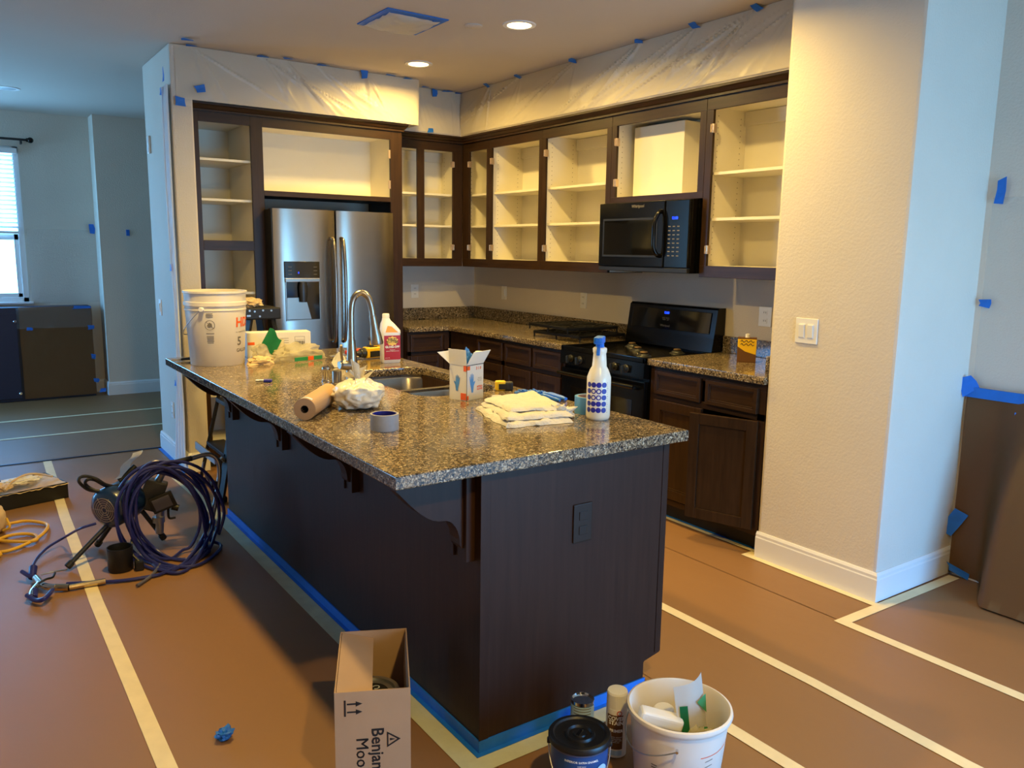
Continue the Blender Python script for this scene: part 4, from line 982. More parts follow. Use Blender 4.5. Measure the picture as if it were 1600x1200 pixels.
# ---- white plastic bag
bgt=T('plastic_bag','tied white plastic bag with something inside, next to the kraft roll','bag',(-2.645,-3.405,CT))
b=B(); b.blob((0,0,.052),(.095,.090,.062),5,.16,1.9,11,flat=-.045,ridge=.14)
for v in b.bm.verts:
    h=v.co.z
    if h>.085: k=max(.25,1-(h-.085)*9); v.co.x*=k; v.co.y*=k
b.out('bag_body','bag',bgt,smooth=True)
def ear(a,l,w,sd):
    b=B(); 
    def f(u,v):
        x=(u-.5)*w*(.5+1.2*v); z=.095+l*v
        return (x*math.cos(a)+.03*v*math.cos(a+1)+.006*math.sin(u*14+sd),x*math.sin(a)+.012*math.sin(u*9+sd)*(1-v*.5)+.02*v*math.sin(a+1),z+.02*math.sin(u*5+sd)*v)
    b.grid(f,16,10,.0006); b.out('bag_ear','bag',bgt,smooth=True)
ear(.3,.07,.045,1); ear(-.9,.035,.06,3); ear(1.6,.03,.05,5)
# ---- tape rolls
def tape_roll(label,loc,ro,ri,h,mo,mc,me):
    t=T('tape_roll',label,'tape roll',loc)
    B().lathe([(ri+.003,0),(ro,0),(ro,h),(ri+.003,h),(ri+.003,0)],48).out('tape_winding',mo,t,smooth=30)
    B().lathe([(ri,0),(ri+.003,0),(ri+.003,h),(ri,h),(ri,0)],48).out('core',mc,t,smooth=30); return t
tape_roll('grey duct tape roll with blue core near the front of the island',(-2.722,-3.785,CT),.047,.038,.053,'dlam','inkb',0)
tape_roll('pale blue tape roll standing behind the spray bottle',(-1.952,-3.915,CT),.052,.038,.062,'teal','card',0)
# ---- glove box
gb=T('glove_box','open carton of blue disposable gloves with raised flaps on the island','box',(-2.225,-3.495,CT),R(20))
w_,d_,h_=.108,.088,.142
for (a,b_,c_,e_) in ((0,w_,0,.0015),(0,w_,d_-.0015,d_),(0,.0015,0,d_),(w_-.0015,w_,0,d_)): B().box(a,b_,c_,e_,0,h_).out('carton_wall','cardw',gb)
B().box(0,w_,0,d_,0,.0015).out('carton_bottom','cardw',gb)
def flap(p,xd,ud,w,l,nm='flap'):
    b=B(); xf=face_xf(p,xd,ud); b.box(0,w,0,l,0,.0015,m=xf); return b.out(nm,'cardw',gb)
flap((w_,0,h_),(-1,0,0),(.35,-.35,.9),w_,.06)   # right front flap
flap((0,d_,h_),(0,-1,0),(-.10,0,1),d_,.062)      # left flap up
flap((0,d_,h_),(1,0,0),(-.75,.5,.85),w_*.8,.07)
b=B(); b.blob((w_*.45,d_*.5,h_+.01),(.028,.028,.04),4,.4,3,5,ridge=.5); b.out('glove_bundle','glove',gb,smooth=True)
# print: hands and orange bits
def hand(b,ox,oz,s,face,flip=1):
    pts=[(0,-.05),(.012,-.05),(.016,-.02),(.026,-.004),(.024,.002),(.014,-.004),(.014,.03),(.010,.031),(.008,.008),(.006,.036),(.002,.036),(.001,.008),(-.003,.033),(-.007,.032),(-.006,.006),(-.012,.024),(-.015,.022),(-.010,-.01),(-.004,-.03)]
    P=[(ox+x*s*flip,oz+z*s) for x,z in pts]
    if face=='F': vs=[(x,-.0008,z) for x,z in P]
    else: vs=[(-.0008,x,z) for x,z in P]
    b._add(vs,[tuple(range(len(vs)))])
b=B(); hand(b,.030,.075,.9,'F'); 
vs0=len(b.bm.verts); hand(b,.045,.075,.75,'L',1)
b.out('hand_print','teal',gb,recalc=False)
fx=lambda x,z:face_xf((x,-.0006,z),(1,0,0),(0,0,1)); lx=lambda y,z:face_xf((-.0006,y,z),(0,-1,0),(0,0,1))
text('3 1 0',.016,'orange',gb,fx(.075,.125),bold=.0006); text('NITRILE\nGLOVES',.010,'orange',gb,fx(.083,.045),bold=.0004); text('disposable\npowder free\nlatex free',.006,'inkg',gb,fx(.083,.080))
b=B(); b.box(.001,.02,-.0007,0,.122,.138).box(.001,.012,-.0007,0,.003,.02); b.box(-.0007,0,.003,.03,.003,.03).box(-.0007,0,.002,.016,.118,.14); b.out('orange_print','orange',gb)
b=B(); b.box(-.001,w_+.001,-.0012,-.0002,h_-.0025,h_).box(-.0008,.0006,-.0012,.0004,0,h_); b.out('fold_lines','ink',gb)
# ---- cap, tape measure, gloves
b=B(); b.lathe([(0,0),(.022,0),(.022,.012),(.020,.0145),(0,.0145)],28,Matrix.Translation((-2.095,-3.515,CT))); o=b.out('bottle_cap','plasticw',smooth=30); tag(o,'white round bottle cap on the island behind the folded rags','cap')
b=B(); b.lathe([(0,0),(.022,0),(.022,.012),(.020,.016),(0,.016)],28,Matrix.Translation((-1.25,-2.0,CT))); b.bm.free()
tm=T('tape_measure','yellow and black tape measure behind the blue gloves','tape measure',(-1.955,-3.355,CT),R(-32))
b=B(); b.box(-.036,.010,-.018,.018,0,.042,.009,seg=3); b.out('yellow_case','yelp',tm,smooth=30)
b=B(); b.box(.006,.042,-.0185,.0185,0,.038,.009,seg=3).box(-.020,.02,-.0195,-.017,.006,.03,.004); b.out('black_grip','blackm',tm,smooth=30)
B().box(-.042,-.036,-.008,.008,0,.006,.001).out('hook','alum',tm)
gl=T('rubber_glove','crumpled blue nitrile glove lying on the island behind the rags','glove',(-1.955,-3.575,CT),R(-62))
b=B(); b.blob((0,0,.012),(.075,.035,.022),5,.4,3,21,flat=-.010,ridge=.6); b.out('glove_palm','glove',gl,smooth=True)
for i,(dy,l,zz) in enumerate([(-.022,.075,.012),(-.008,.09,.016),(.008,.085,.012),(.022,.07,.010)]):
    b=B(); b.tube([(.03,dy,zz),(.06,dy*1.3,zz+.008),(.06+l*.6,dy*1.5+.008,zz-.002),(.055+l,dy*1.4,zz-.003)],.008,8,rr=[.010,.009,.008,.006]); b.out('glove_finger','glove',gl,smooth=True)
# ---- folded white rags
def quad(cs,u,v):
    a,b_,c,d_=[Vector(p) for p in cs]; return (a*(1-u)+b_*u)*(1-v)+(d_*(1-u)+c*u)*v
def rag(label,cs,z0,th,seed,amp=.004):
    cx=sum((Vector(p) for p in cs),Vector((0,0)))/4
    t=T('folded_rag',label,'rag',(cx.x,cx.y,z0))
    b=B()
    def f(u,v):
        p=quad(cs,u,v); e=min(u,1-u,v,1-v); n=noise.noise(Vector((p.x*22,p.y*22,seed)))+.6*noise.noise(Vector((p.x*60,p.y*60,seed)))
        q=p+Vector((noise.noise(Vector((u*4,v*4,seed+9))),noise.noise(Vector((u*4,v*4,seed+5)))))*.020
        return (q.x-cx.x,q.y-cx.y,max(.001,th*(min(1,e*14)**.5)+amp*n*1.6))
    b.grid(f,44,44)
    nv=len(b.bm.verts)
    def g(u,v):
        x,y,z=f(u,v); return (x,y,.0006)
    b.grid(g,44,44); bmesh.ops.remove_doubles(b.bm,verts=b.bm.verts[:],dist=.0008)
    b.out('cloth','cloth',t,smooth=True)
    return t
rag('bottom folded white cotton rag of the pile left of the spray bottle',[(-2.285,-3.655),(-2.375,-3.99),(-2.12,-4.035),(-1.99,-3.62)],CT+.0005,.016,1)
rag('middle folded white cotton rag of the pile left of the spray bottle',[(-2.26,-3.655),(-2.35,-3.965),(-2.10,-4.01),(-1.985,-3.60)],CT+.018,.014,2,.003)
rag('top folded white cotton rag of the pile left of the spray bottle',[(-2.25,-3.66),(-2.30,-3.90),(-2.09,-3.97),(-1.99,-3.62)],CT+.034,.012,3,.003)
rr_=T('loose_rag','twisted end of a white rag reaching toward the spray bottle','rag',(-2.105,-3.93,CT))
b=B(); b.blob((0,0,.018),(.055,.045,.028),4,.45,3,7,flat=-.014,ridge=.5); b.out('cloth','cloth',rr_,smooth=True)
# ---- spray bottle
sb=T('spray_bottle','white spray bottle with blue trigger head and blue dot print at island edge','spray bottle',(-1.996,-4.02,CT))
B().lathe([(0,.003),(.036,0),(.041,.004),(.043,.012),(.043,.146),(.0425,.152),(.033,.178),(.026,.19),(.0235,.225),(.0225,.236),(.0245,.240),(.0252,.246),(.0252,.252),(.0235,.256),(.017,.258),(0,.258)],40).out('bottle','clear',sb,smooth=True)
Ac=math.atan2(CP[1]+4.02,CP[0]+1.996)
b=B()
for r_ in range(5):
    for c_ in range(4):
        a=Ac+R((-50,-24,1,27)[c_]); z=.128-.0225*r_
        if r_ in (1,2) and c_ in (1,2): 
            R0=.0435
            for k in range(16):
                t0=2*math.pi*k/16;t1=2*math.pi*(k+1)/16
                P=lambda t,q:(R0*math.cos(a+q*math.cos(t)/R0),R0*math.sin(a+q*math.cos(t)/R0),z+q*math.sin(t))
                b._add([P(t0,.0055),P(t1,.0055),P(t1,.0095),P(t0,.0095)],[(0,1,2,3)])
            continue
        cyl_disc(b,.0435,a,z,.0095,.0095)
b.out('dot_print','inkb',sb,recalc=False)
b=B()
for k in range(16): a=Ac+R(42); b.grid(lambda u,v,k=k,a=a:(.0436*math.cos(a+u*(.08 if k%4 else .14)),.0436*math.sin(a+u*(.08 if k%4 else .14)),.03+.007*k+v*.0012),2,1)
b.out('scale_marks','inkg',sb,recalc=False)
hd=Vector((-.35,.9,0)).normalized()
b=B(); b.cyl((0,0,.236),(0,0,.262),.0175,.0165,16,.002); b.out('collar','inkb' if 0 else 'blue',sb,smooth=30)
b=B(); b.cyl((0,0,.252),(0,0,.292),.0155,.013,14)
b.box(-.052,.024,-.0155,.0155,.272,.297,.006,m=Matrix.Rotation(R(40),4,'Z')); b.cyl(Vector((-.040,-.034,.288)),Vector((-.045,-.038,.288)),.0075); b.out('sprayer_head','blue',sb,smooth=30)
b=B(); m=Matrix.Rotation(R(40),4,'Z')@Matrix.Translation((-.026,0,.276))@Matrix.Rotation(R(14),4,'Y'); b.box(-.004,.004,-.006,.006,-.045,0,.002,m=m); b.out('trigger','blue',sb)
# ---- cleaner bottle
kb=T('cleaner_bottle','white jug shaped cleaner bottle with red and yellow label behind the sink','bottle',(-1.985,-2.335,CT),R(-8))
b=B(); rings=[]
def rr2(w,d,r,cx,z): return [(p[0]+cx,p[1],z) for p in rrect(-w,w,-d,d,r,5)]
for w,d,r,cx,z in ((.046,.026,.012,0,0),(.050,.030,.014,0,.006),(.050,.030,.014,0,.15),(.052,.031,.015,0,.156),(.051,.030,.015,0,.17),(.034,.026,.015,-.014,.205),(.022,.021,.015,-.020,.222),(.018,.018,.015,-.022,.235)):
    rings.append(rr2(w,d,r,cx,z))
n=len(rings[0]); b._add([p for r_ in rings for p in r_],[(i*n+k,i*n+(k+1)%n,(i+1)*n+(k+1)%n,(i+1)*n+k) for i in range(len(rings)-1) for k in range(n)]+[tuple(range(n))[::-1],tuple((len(rings)-1)*n+k for k in range(n))])
b.out('bottle','plasticw',kb,smooth=True)
b=B(); b.lathe([(0,.232),(.0185,.232),(.0185,.255),(.016,.258),(0,.258)],24,Matrix.Translation((-.022,0,0))); b.out('cap','cardw',kb,smooth=True)
B().box(-.042,.046,-.0308,-.030,.018,.145).out('red_label','redlab',kb)
b=B(); pts=[]
for i in range(20):
    a=2*math.pi*i/20; q=.034*(1.0 if i%2 else .82); pts.append((.002+q*math.cos(a)*1.0,.116+q*math.sin(a)*.75))
b._add([(x,-.0312,z) for x,z in pts],[tuple(range(20))]); b.out('yellow_splash','yelp',kb,recalc=False)
kx=lambda x,z:face_xf((x,-.0316,z),(1,0,0),(0,0,1))
text('KRUD\nKUTTER',.017,'ink',kb,kx(.002,.118),bold=.0005,line=.8); text('GLOSS-OFF',.0155,'inkw',kb,kx(.002,.085),bold=.0006)
text('PREPAINT\nSURFACE PREPARATION',.0065,'inkw',kb,kx(.002,.066)); text('32 FL OZ',.006,'inkw',kb,kx(-.025,.028))
b=B(); b._add([(-.035,-.0308,.162),(.036,-.0308,.160),(.0,-.0285,.192),(-.022,-.028,.196)],[(0,1,2,3)]); b.out('orange_label','orangel',kb,recalc=False)
# ---- drill and scraps
dr=T('cordless_drill','yellow and black cordless drill lying behind the white cleaner bottle','drill',(-2.03,-2.16,CT),R(8))
b=B(); b.cyl((-.075,0,.035),(-.05,0,.035),.012,.018,16,.002); b.out('chuck','darkgrey',dr,smooth=True)
b=B(); b.cyl((-.052,0,.036),(-.02,0,.036),.024,.028,18,.003); b.out('nose','knob',dr,smooth=True)
b=B(); b.box(-.025,.075,-.026,.026,.006,.066,.012,seg=3); b.out('motor_housing','yelp',dr,smooth=30)
b=B(); b.box(-.005,.06,-.0275,-.022,.012,.045,.006).box(.0,.05,-.02,.02,.06,.075,.006); b.out('grip_pads','blackm',dr,smooth=30)
b=B(); b.box(.02,.065,-.02,.02,.064,.105,.006); b.out('handle','yelp',dr,smooth=30)
b=B(); b.box(.012,.072,-.024,.024,.098,.118,.005); b.out('battery','blackm',dr,smooth=30)
sc=T('putty_knife','red handled putty knife behind the faucet','putty knife',(-2.12,-2.11,CT),R(-10))
b=B(); b.cyl((-.02,0,.035),(.07,.01,.040),.012,.016,12,.003); b.out('handle','red',sc,smooth=True)
b=B(); b.box(-.10,-.02,-.02,.02,.030,.032,m=Matrix.Rotation(R(-6),4,'Y')); b.out('blade','alum',sc); b=B(); b.blob((.02,.0,.012),(.04,.02,.014),3,.3,3,2,flat=-.008); b.out('wrapper_pad','cardw',sc,smooth=True)
b=B()
_p=at(541,575,'z',CT); b.grid(lambda u,v:(_p.x-.05+.10*u,_p.y+.03+.04*v+.01*math.sin(u*5),CT+.002+.075*(1-abs(u-.45)*1.6)*v+.004*noise.noise(Vector((u*8,v*8,2)))),18,12,.001); o=b.out('paper_scrap','cardw',smooth=True); tag(o,'folded white paper scrap standing behind the faucet','paper scrap')
wc=T('cleaner_cap_bottle','small white capped item just behind the open glove carton','cap',tuple(at(748,596,'z',CT)))
b=B(); b.lathe([(0,0),(.014,0),(.014,.118),(.018,.120),(.018,.136),(.016,.139),(0,.139)],20); b.out('bottle','plasticw',wc,smooth=True); wc.name='small_bottle'; wc['category']='bottle'; wc['label']='slim white bottle standing just behind the open glove carton'
# ---- yellow can
yc=T('solvent_can','small yellow and brown rectangular can on the counter right of the range','can',(-.262,-3.262,CT),R(-52))
B().box(-.050,.050,-.027,.027,.002,.135,.003).out('can_body','yelp',yc,smooth=30)
B().box(-.0505,.0505,-.0275,.0275,0,.006,.001).box(-.0505,.0505,-.0275,.0275,.130,.137,.001).out('rim','brownlab',yc)
b=B(); b._add([(-.05,-.0285,.006),(.05,-.0285,.006),(.05,-.0285,.045),(-.01,-.0285,.062),(-.05,-.0285,.088)],[(0,1,2,3,4)]); b._add([(-.0505,-.027,.006),(-.0505,.027,.006),(-.0505,.027,.06),(-.0505,-.027,.088)],[(0,1,2,3)]); b.out('brown_label','brownlab',yc)
b=B(); 
for z in (.118,.100): b.tube([(-.035+.008*i,-.0278,z+.006*math.sin(i*2.1)) for i in range(10)],.0018,5)
b.out('script_lettering','ink',yc)
b=B(); b.lathe([(0,.135),(.012,.135),(.012,.156),(0,.158)],18); b.out('cap','plasticw',yc,smooth=True)
# ================================================================== FLOOR THINGS
# ---- cardboard box
bx=T('cardboard_box','open kraft cardboard box with black printed lettering beside the island base','box',(-3.096,-4.226,0),math.atan2(-.09,.187))
w_,l_,h_=.208,.365,.30; th=.004
B().box(0,w_,0,th,0,h_).out('front_wall','card',bx); B().box(0,w_,l_-th,l_,0,h_).out('back_wall','card',bx)
B().box(0,th,th,l_-th,0,h_).out('side_wall','card',bx); B().box(w_-th,w_,th,l_-th,0,h_).out('side_wall','card',bx); B().box(th,w_-th,th,l_-th,0,th).out('bottom','card',bx)
b=B(); b.box(0,.100,0,l_-.012,0,.003,m=Matrix.Translation((th+.001,.006,h_-.003))@Matrix.Rotation(R(14),4,'Y')); b.out('flap','card',bx)
b=B(); b.box(0,.003,0,l_-.03,0,.12,m=Matrix.Translation((w_-.012,.015,h_-.13))@Matrix.Rotation(R(3),4,'Y')); b.out('flap','card',bx)
bxf=lambda x,z:face_xf((x,-.0006,z),(0,0,-1),(1,0,0))
text('Benjamin',.048,'ink',bx,bxf(.115,.10),bold=.0009,name='brand_lettering'); text('Moore',.048,'ink',bx,bxf(.072,.095),name='brand_lettering'); text('Moore',.048,'ink',bx,bxf(.0728,.0938),name='brand_lettering')
b=B(); tri=lambda k,o:[(.160-.5*k*0+(-.016+.0*k),-.0007,0)]
def triang(cx,cz,s,inn):
    P=[(cx-.016*s,cz+.024*s),(cx-.016*s,cz-.024*s),(cx+.022*s,cz)]
    Q=[(cx-.016*s+.0*inn+.004*inn,cz+.024*s-.0075*inn),(cx-.016*s+.004*inn,cz-.024*s+.0075*inn),(cx+.022*s-.009*inn,cz)]
    vs=[(x,-.0008,z) for x,z in P+Q]; b._add(vs,[(0,1,4,3),(1,2,5,4),(2,0,3,5)])
triang(.158,.150,1.0,1.0); b._add([(.150,-.0008,.146),(.150,-.0008,.154),(.166,-.0008,.150)],[(0,1,2)]); b.out('triangle_mark','ink',bx,recalc=False)
b=B(); b.box(.026,.031,-.0008,0,.228,.276)
for z in (.240,.264):
    b.box(.034,.062,-.0008,0,z-.0022,z+.0022); b._add([(.058,-.0008,z-.008),(.058,-.0008,z+.008),(.076,-.0008,z)],[(0,1,2)])
b.out('arrow_marks','ink',bx,recalc=False)
pc=T('paint_can','paint can with black disc label standing inside the cardboard box','paint can',tuple(Vector((bx.matrix_basis@Vector((.098,.175,.012))))))
B().lathe([(0,0),(.080,0),(.080,.18),(.084,.184),(.082,.190),(.070,.190),(.066,.183),(0,.183)],40).out('can','alum',pc,smooth=30)
b=B(); b.lathe([(0,.1845),(.050,.1845),(.050,.1838),(0,.1838)],32); b.out('lid_label','ink',pc)
text('THE',.03,'inkw',pc,Matrix.Translation((0,-.012,.185))@Matrix.Rotation(R(170),4,'Z'),bold=.0005); text('CAN',.03,'inkw',pc,Matrix.Translation((0.003,.020,.185))@Matrix.Rotation(R(170),4,'Z'),bold=.0005)
# ---- gallon of paint
gp=T('paint_bucket','gallon paint pail with black lid and blue label on the floor by the island end','paint can',(-2.537,-4.608,0))
B().lathe([(0,0),(.072,0),(.075,.004),(.080,.170),(0,.170)],48).out('pail','labelgrey',gp,smooth=30)
B().lathe([(0,.190),(.018,.190),(.020,.186),(.030,.186),(.034,.192),(.040,.192),(.043,.185),(.060,.185),(.070,.187),(.074,.192),(.084,.192),(.087,.188),(.087,.176),(.082,.172),(0,.172)],56).out('lid','lidblack',gp,smooth=40)
B().box(-.016,.016,-.006,.006,.186,.191,.002,m=Matrix.Rotation(.5,4,'Z')).out('lid_tab','black',gp)
Ag=math.atan2(CP[1]+4.608,CP[0]+2.537)
def cylgrid(r0,r1,a0,a1,z0,z1,nm,m,par,off=.0008,seg=40):
    b=B(); b.grid(lambda u,v:((r0+(r1-r0)*v+off)*math.cos(a0+(a1-a0)*u),(r0+(r1-r0)*v+off)*math.sin(a0+(a1-a0)*u),z0+(z1-z0)*v),seg,1); return b.out(nm,m,par,smooth=True,recalc=False)
cylgrid(.0770,.0797,0,2*math.pi,.085,.166,'blue_label_band','labelblue',gp,seg=56)
text('INTERIOR SATIN ENAMEL',.0085,'inkw',gp,wrap=(.0807,Ag+.1,.151),bold=.0002); text('DEEP BASE\n7340',.005,'inkw',gp,wrap=(.0806,Ag+.1,.137))
cylgrid(.0789,.0794,Ag-.28,Ag+.42,.090,.122,'brand_panel','ink',gp,.0014,14); text('BEHR',.024,'inkw',gp,wrap=(.0815,Ag+.04,.106),bold=.0009,name='brand_lettering')
b=B(); cyl_disc(b,.0818,Ag+.85,.105,.024,.030,24,6); b.out('oval_label','lightblue',gp,recalc=False)
b=B(); b.tube([(.086*math.cos(Ag-1.5+3.05*i/10),.086*math.sin(Ag-1.5+3.05*i/10),.165-.11*math.sin(math.pi*i/10)) for i in range(11)],.0018,6); b.out('bail_handle','alum',gp,smooth=True)
for s_ in (-1.5,1.55):
    a=Ag+s_; b=B(); b.cyl((.078*math.cos(a),.078*math.sin(a),.165),(.09*math.cos(a),.09*math.sin(a),.165),.009,seg=12,bev=.002); b.out('handle_ear','blackm',gp)
# ---- spray can and small can
sp=T('spray_can','white aerosol primer can with brown label between paint pail and white pail','spray can',(-2.318,-4.520,0))
B().lathe([(0,.002),(.029,0),(.032,.003),(.032,.155),(.0315,.158),(.0315,.200),(.029,.206),(.012,.208),(0,.208)],36).out('can','plasticw',sp,smooth=30)
As=math.atan2(CP[1]+4.52,CP[0]+2.318)
cylgrid(.032,.032,As-.95,As+.65,.030,.140,'brown_label','brownlab',sp)
text('COVER\nSTAIN',.017,'inkw',sp,wrap=(.0335,As-.02,.122),bold=.0006,line=.85); text('PRIMER',.013,'inkw',sp,wrap=(.0335,As-.0,.090),bold=.0005)
text('interior exterior\noil base primer\nsealer stain killer\nbond coat',.0055,'inkw',sp,wrap=(.0335,As,.062))
b=B(); b.lathe([(.0058,0),(.008,0),(.008,.0006),(.0058,.0006)],20,Matrix.Translation(((.0325)*math.cos(As+.25),(.0325)*math.sin(As+.25),.147))@Matrix.Rotation(As+.25,4,'Z')@Matrix.Rotation(R(90),4,'Y')); b.out('round_logo','red',sp)
cylgrid(.032,.032,As-.8,As+.6,.010,.026,'blue_print','lightblue',sp)
sc2=T('small_can','small silver topped can behind the black lidded paint pail','can',(-2.352,-4.40,0))
B().lathe([(0,.002),(.034,0),(.036,.003),(.0345,.126),(.0365,.128),(.0365,.131),(.033,.131),(.032,.125),(0,.125)],36).out('can','chrome',sc2,smooth=30)
As2=math.atan2(CP[1]+4.4,CP[0]+2.352); cylgrid(.036,.0355,As2-1.5,As2+1.5,.01,.118,'label','lightblue',sc2)
for z in (.112,.103,.094): cylgrid(.036,.036,As2-.8,As2+.8,z,z+.0025,'label_print','inkg',sc2,.0012,12)
# ---- white pail with rubbish
wp=T('white_pail','open white plastic pail holding trash on the floor at the island corner','bucket',(-2.275,-4.728,0))
B().lathe([(0,0),(.112,0),(.116,.005),(.133,.185),(.137,.225),(.145,.232),(.148,.240),(.146,.248),(.140,.250),(.135,.244),(.128,.18),(.110,.008),(0,.008)],56).out('pail','pailw',wp,smooth=True)
Aw=math.atan2(CP[1]+4.728,CP[0]+2.275)
b=B(); b.tube([(.148*math.cos(Aw-2.0+2.0*i/10),.148*math.sin(Aw-2.0+2.0*i/10),.195-.045*math.sin(math.pi*i/10)-.0*i) for i in range(11)],.002,6); b.tube([(.140*math.cos(Aw-2.0),.140*math.sin(Aw-2.0),.20),(.152*math.cos(Aw-2.0),.152*math.sin(Aw-2.0),.16),(.14*math.cos(Aw-2.05),.14*math.sin(Aw-2.05),.15)],.002,6); b.out('bail_handle','alum',wp,smooth=True)
b=B(); b.cyl((.14*math.cos(Aw),.14*math.sin(Aw),.196),(.152*math.cos(Aw),.152*math.sin(Aw),.196),.004,seg=8); b.out('handle_pin','chrome',wp)
b=B()
for k in range(7):
    z=.150-.017*k; r=.1165+z*.09+.0008; a0=Aw+.62; b.grid(lambda u,v,z=z,r=r,a0=a0:(r*math.cos(a0+u*.19),r*math.sin(a0+u*.19),z+v*.0018+u*.004),4,1)
for k in range(11):
    z=.125-.008*k; r=.1165+z*.09+.0008; a0=Aw-.55; b.grid(lambda u,v,z=z,r=r,a0=a0,k=k:(r*math.cos(a0+u*(.14+.04*(k%3))),r*math.sin(a0+u*(.14+.04*(k%3))),z+v*.003),4,1)
b.out('printed_marks','inkg',wp,recalc=False)
b=B(); r=.1315; b.grid(lambda u,v:((r+.0008+.0*u)*math.cos(Aw+.5+u*.95),(r+.0008)*math.sin(Aw+.5+u*.95),.165+v*.002+.012*u*u),16,1); b.out('orange_line','orange',wp,recalc=False)
# contents
t=T('white_sponge_block','white rounded block leaning in the white pail','block',(-2.318,-4.700,.205))
b=B(); b.box(-.062,.062,-.024,.024,-.018,.018,.010,m=Matrix.Rotation(R(-35),4,'Z')@Matrix.Rotation(R(14),4,'Y'),seg=3); b.out('block','plasticw',t,smooth=30); t.name='plastic_block'
t=T('roll','white tube roll standing in the white pail behind the block','roll',(-2.250,-4.665,.045))
b=B(); b.cyl((0,0,0),(-.012,.01,.155),.030,.030,24,.006); b.out('tube','plasticw',t,smooth=30); t.name='white_tube'
t=T('paper_packet','white packet with green stripes sticking up out of the white pail','packet',(-2.210,-4.735,.10),R(0))
b=B(); b.grid(lambda u,v:(-.056+.112*u-.032*v,-.018*math.sin(u*math.pi)+.012*v,.205*v+.012*u*v),12,16,.0015); b.out('packet','cardw',t,smooth=True)
b=B(); b.grid(lambda u,v:(-.052+.022*u-.018*v,-.018*math.sin((.05+.2*u)*math.pi)+.007*v-.003,.01+.135*v),4,8,.0005); b.out('green_stripe','green',t,smooth=True)
b=B(); b._add([(-.018,-.0165,.150),(.038,-.004,.095),(.032,-.002,.155),(-.012,-.0215,.075),(.044,-.009,.03),(.042,-.008,.05)],[(0,1,2),(3,4,5)]); b.out('green_corner','green',t,recalc=False)
t=crumple('plastic_wrapper','crumpled pale yellow wrapper in the white pail','plastic wrapper',(-2.245,-4.775,.075),(.07,.035,.055),'packfilm',31,.4,3,-.05,0,.6,4)
# ---- crumpled blue tape on floor
b=B(); b.blob((-3.285,-3.80,.016),(.026,.02,.018),3,.5,3,5,flat=-.014,ridge=.6); o=b.out('crumpled_tape','blue',smooth=20); tag(o,'small crumpled ball of blue tape alone on the floor at left','tape')
# ---- paint tray
pt=T('paint_tray','black deep paint tray with messy tan liner on the floor at the left edge','paint tray',(-3.68,-.725,0),R(16))
b=B(); L2,W2,H2=.27,.16,.095
for (a,b_,c_,e_) in ((-L2,L2,-W2,-W2+.006),(-L2,L2,W2-.006,W2),(-L2,-L2+.006,-W2,W2),(L2-.006,L2,-W2,W2)): b.box(a,b_,c_,e_,0,H2,.002)
b.box(-L2,L2,-W2,W2,0,.006); b.out('tray','blackm',pt)
b=B()
def lf(u,v):
    x=(u-.5)*2*(L2+.006); y=(v-.5)*2*(W2+.006); e=min(u,1-u,v,1-v)
    z=H2+.004-.05*min(1,e*5)+.006*noise.noise(Vector((x*25,y*25,3)))
    if e<.01: z-=.012+.008*noise.noise(Vector((x*40,y*40,1)))
    return (x,y,z)
b.grid(lf,48,32); b.out('liner','tan',pt,smooth=True,recalc=False)
b=B(); b.blob((.08,.04,H2+.01),(.11,.06,.02),4,.3,3,4,flat=-.02,ridge=.3); b.out('white_lid','cardw',pt,smooth=True)
b=B(); b.tube([(-.05,-.10,H2+.01),(.02,-.02,H2+.03),(.12,.06,H2+.035),(.20,.08,H2+.02),(.24,-.02,H2+.015)],.006,8); b.out('wire_frame','orange' if 0 else 'tan',pt,smooth=True)
b=B(); b.blob((-.06,-.03,H2+.01),(.07,.05,.022),4,.4,3,8,flat=-.02,ridge=.5); b.out('crumpled_paper','tan',pt,smooth=True)
# ---- yellow cord and tan bag at left edge
yh=T('yellow_cord','coiled yellow extension cord on the floor at the left edge','cord',(-3.7,-1.6,0))
pts=[(-20,865),(15,860),(45,848),(62,838),(72,828),(74,820),(62,816),(40,814),(15,818),(-15,824),(-30,836),(-10,843),(20,846),(48,846),(58,842),(54,836),(35,834),(10,838),(-15,850)]
b=B(); b.tube([tuple(at(x,y,'z',.009+.012*(i%5)/4)) for i,(x,y) in enumerate(pts)],.0085,8,sub=5); b.out('cord','yellow',yh,world=True,smooth=True)
b=B(); b.tube([tuple(at(x,y,'z',.012)) for x,y in [(-30,872),(-5,868),(0,866)]],.013,8); b.out('plug','yellow',yh,world=True,smooth=True)
tb=T('tan_bag','rounded tan paper bag cut by the left edge of the view','bag',(-3.83,-1.28,0))
b=B(); b.blob((0,0,.075),(.115,.12,.11),4,.12,2.5,6,flat=-.072,ridge=.1); b.out('bag_body','tan',tb,smooth=True)
b=B(); b.tube([(.09,-.09,.03),(.12,-.11,.05),(.11,-.08,.09)],.006,8); b.out('tie','yellow',tb,smooth=True)
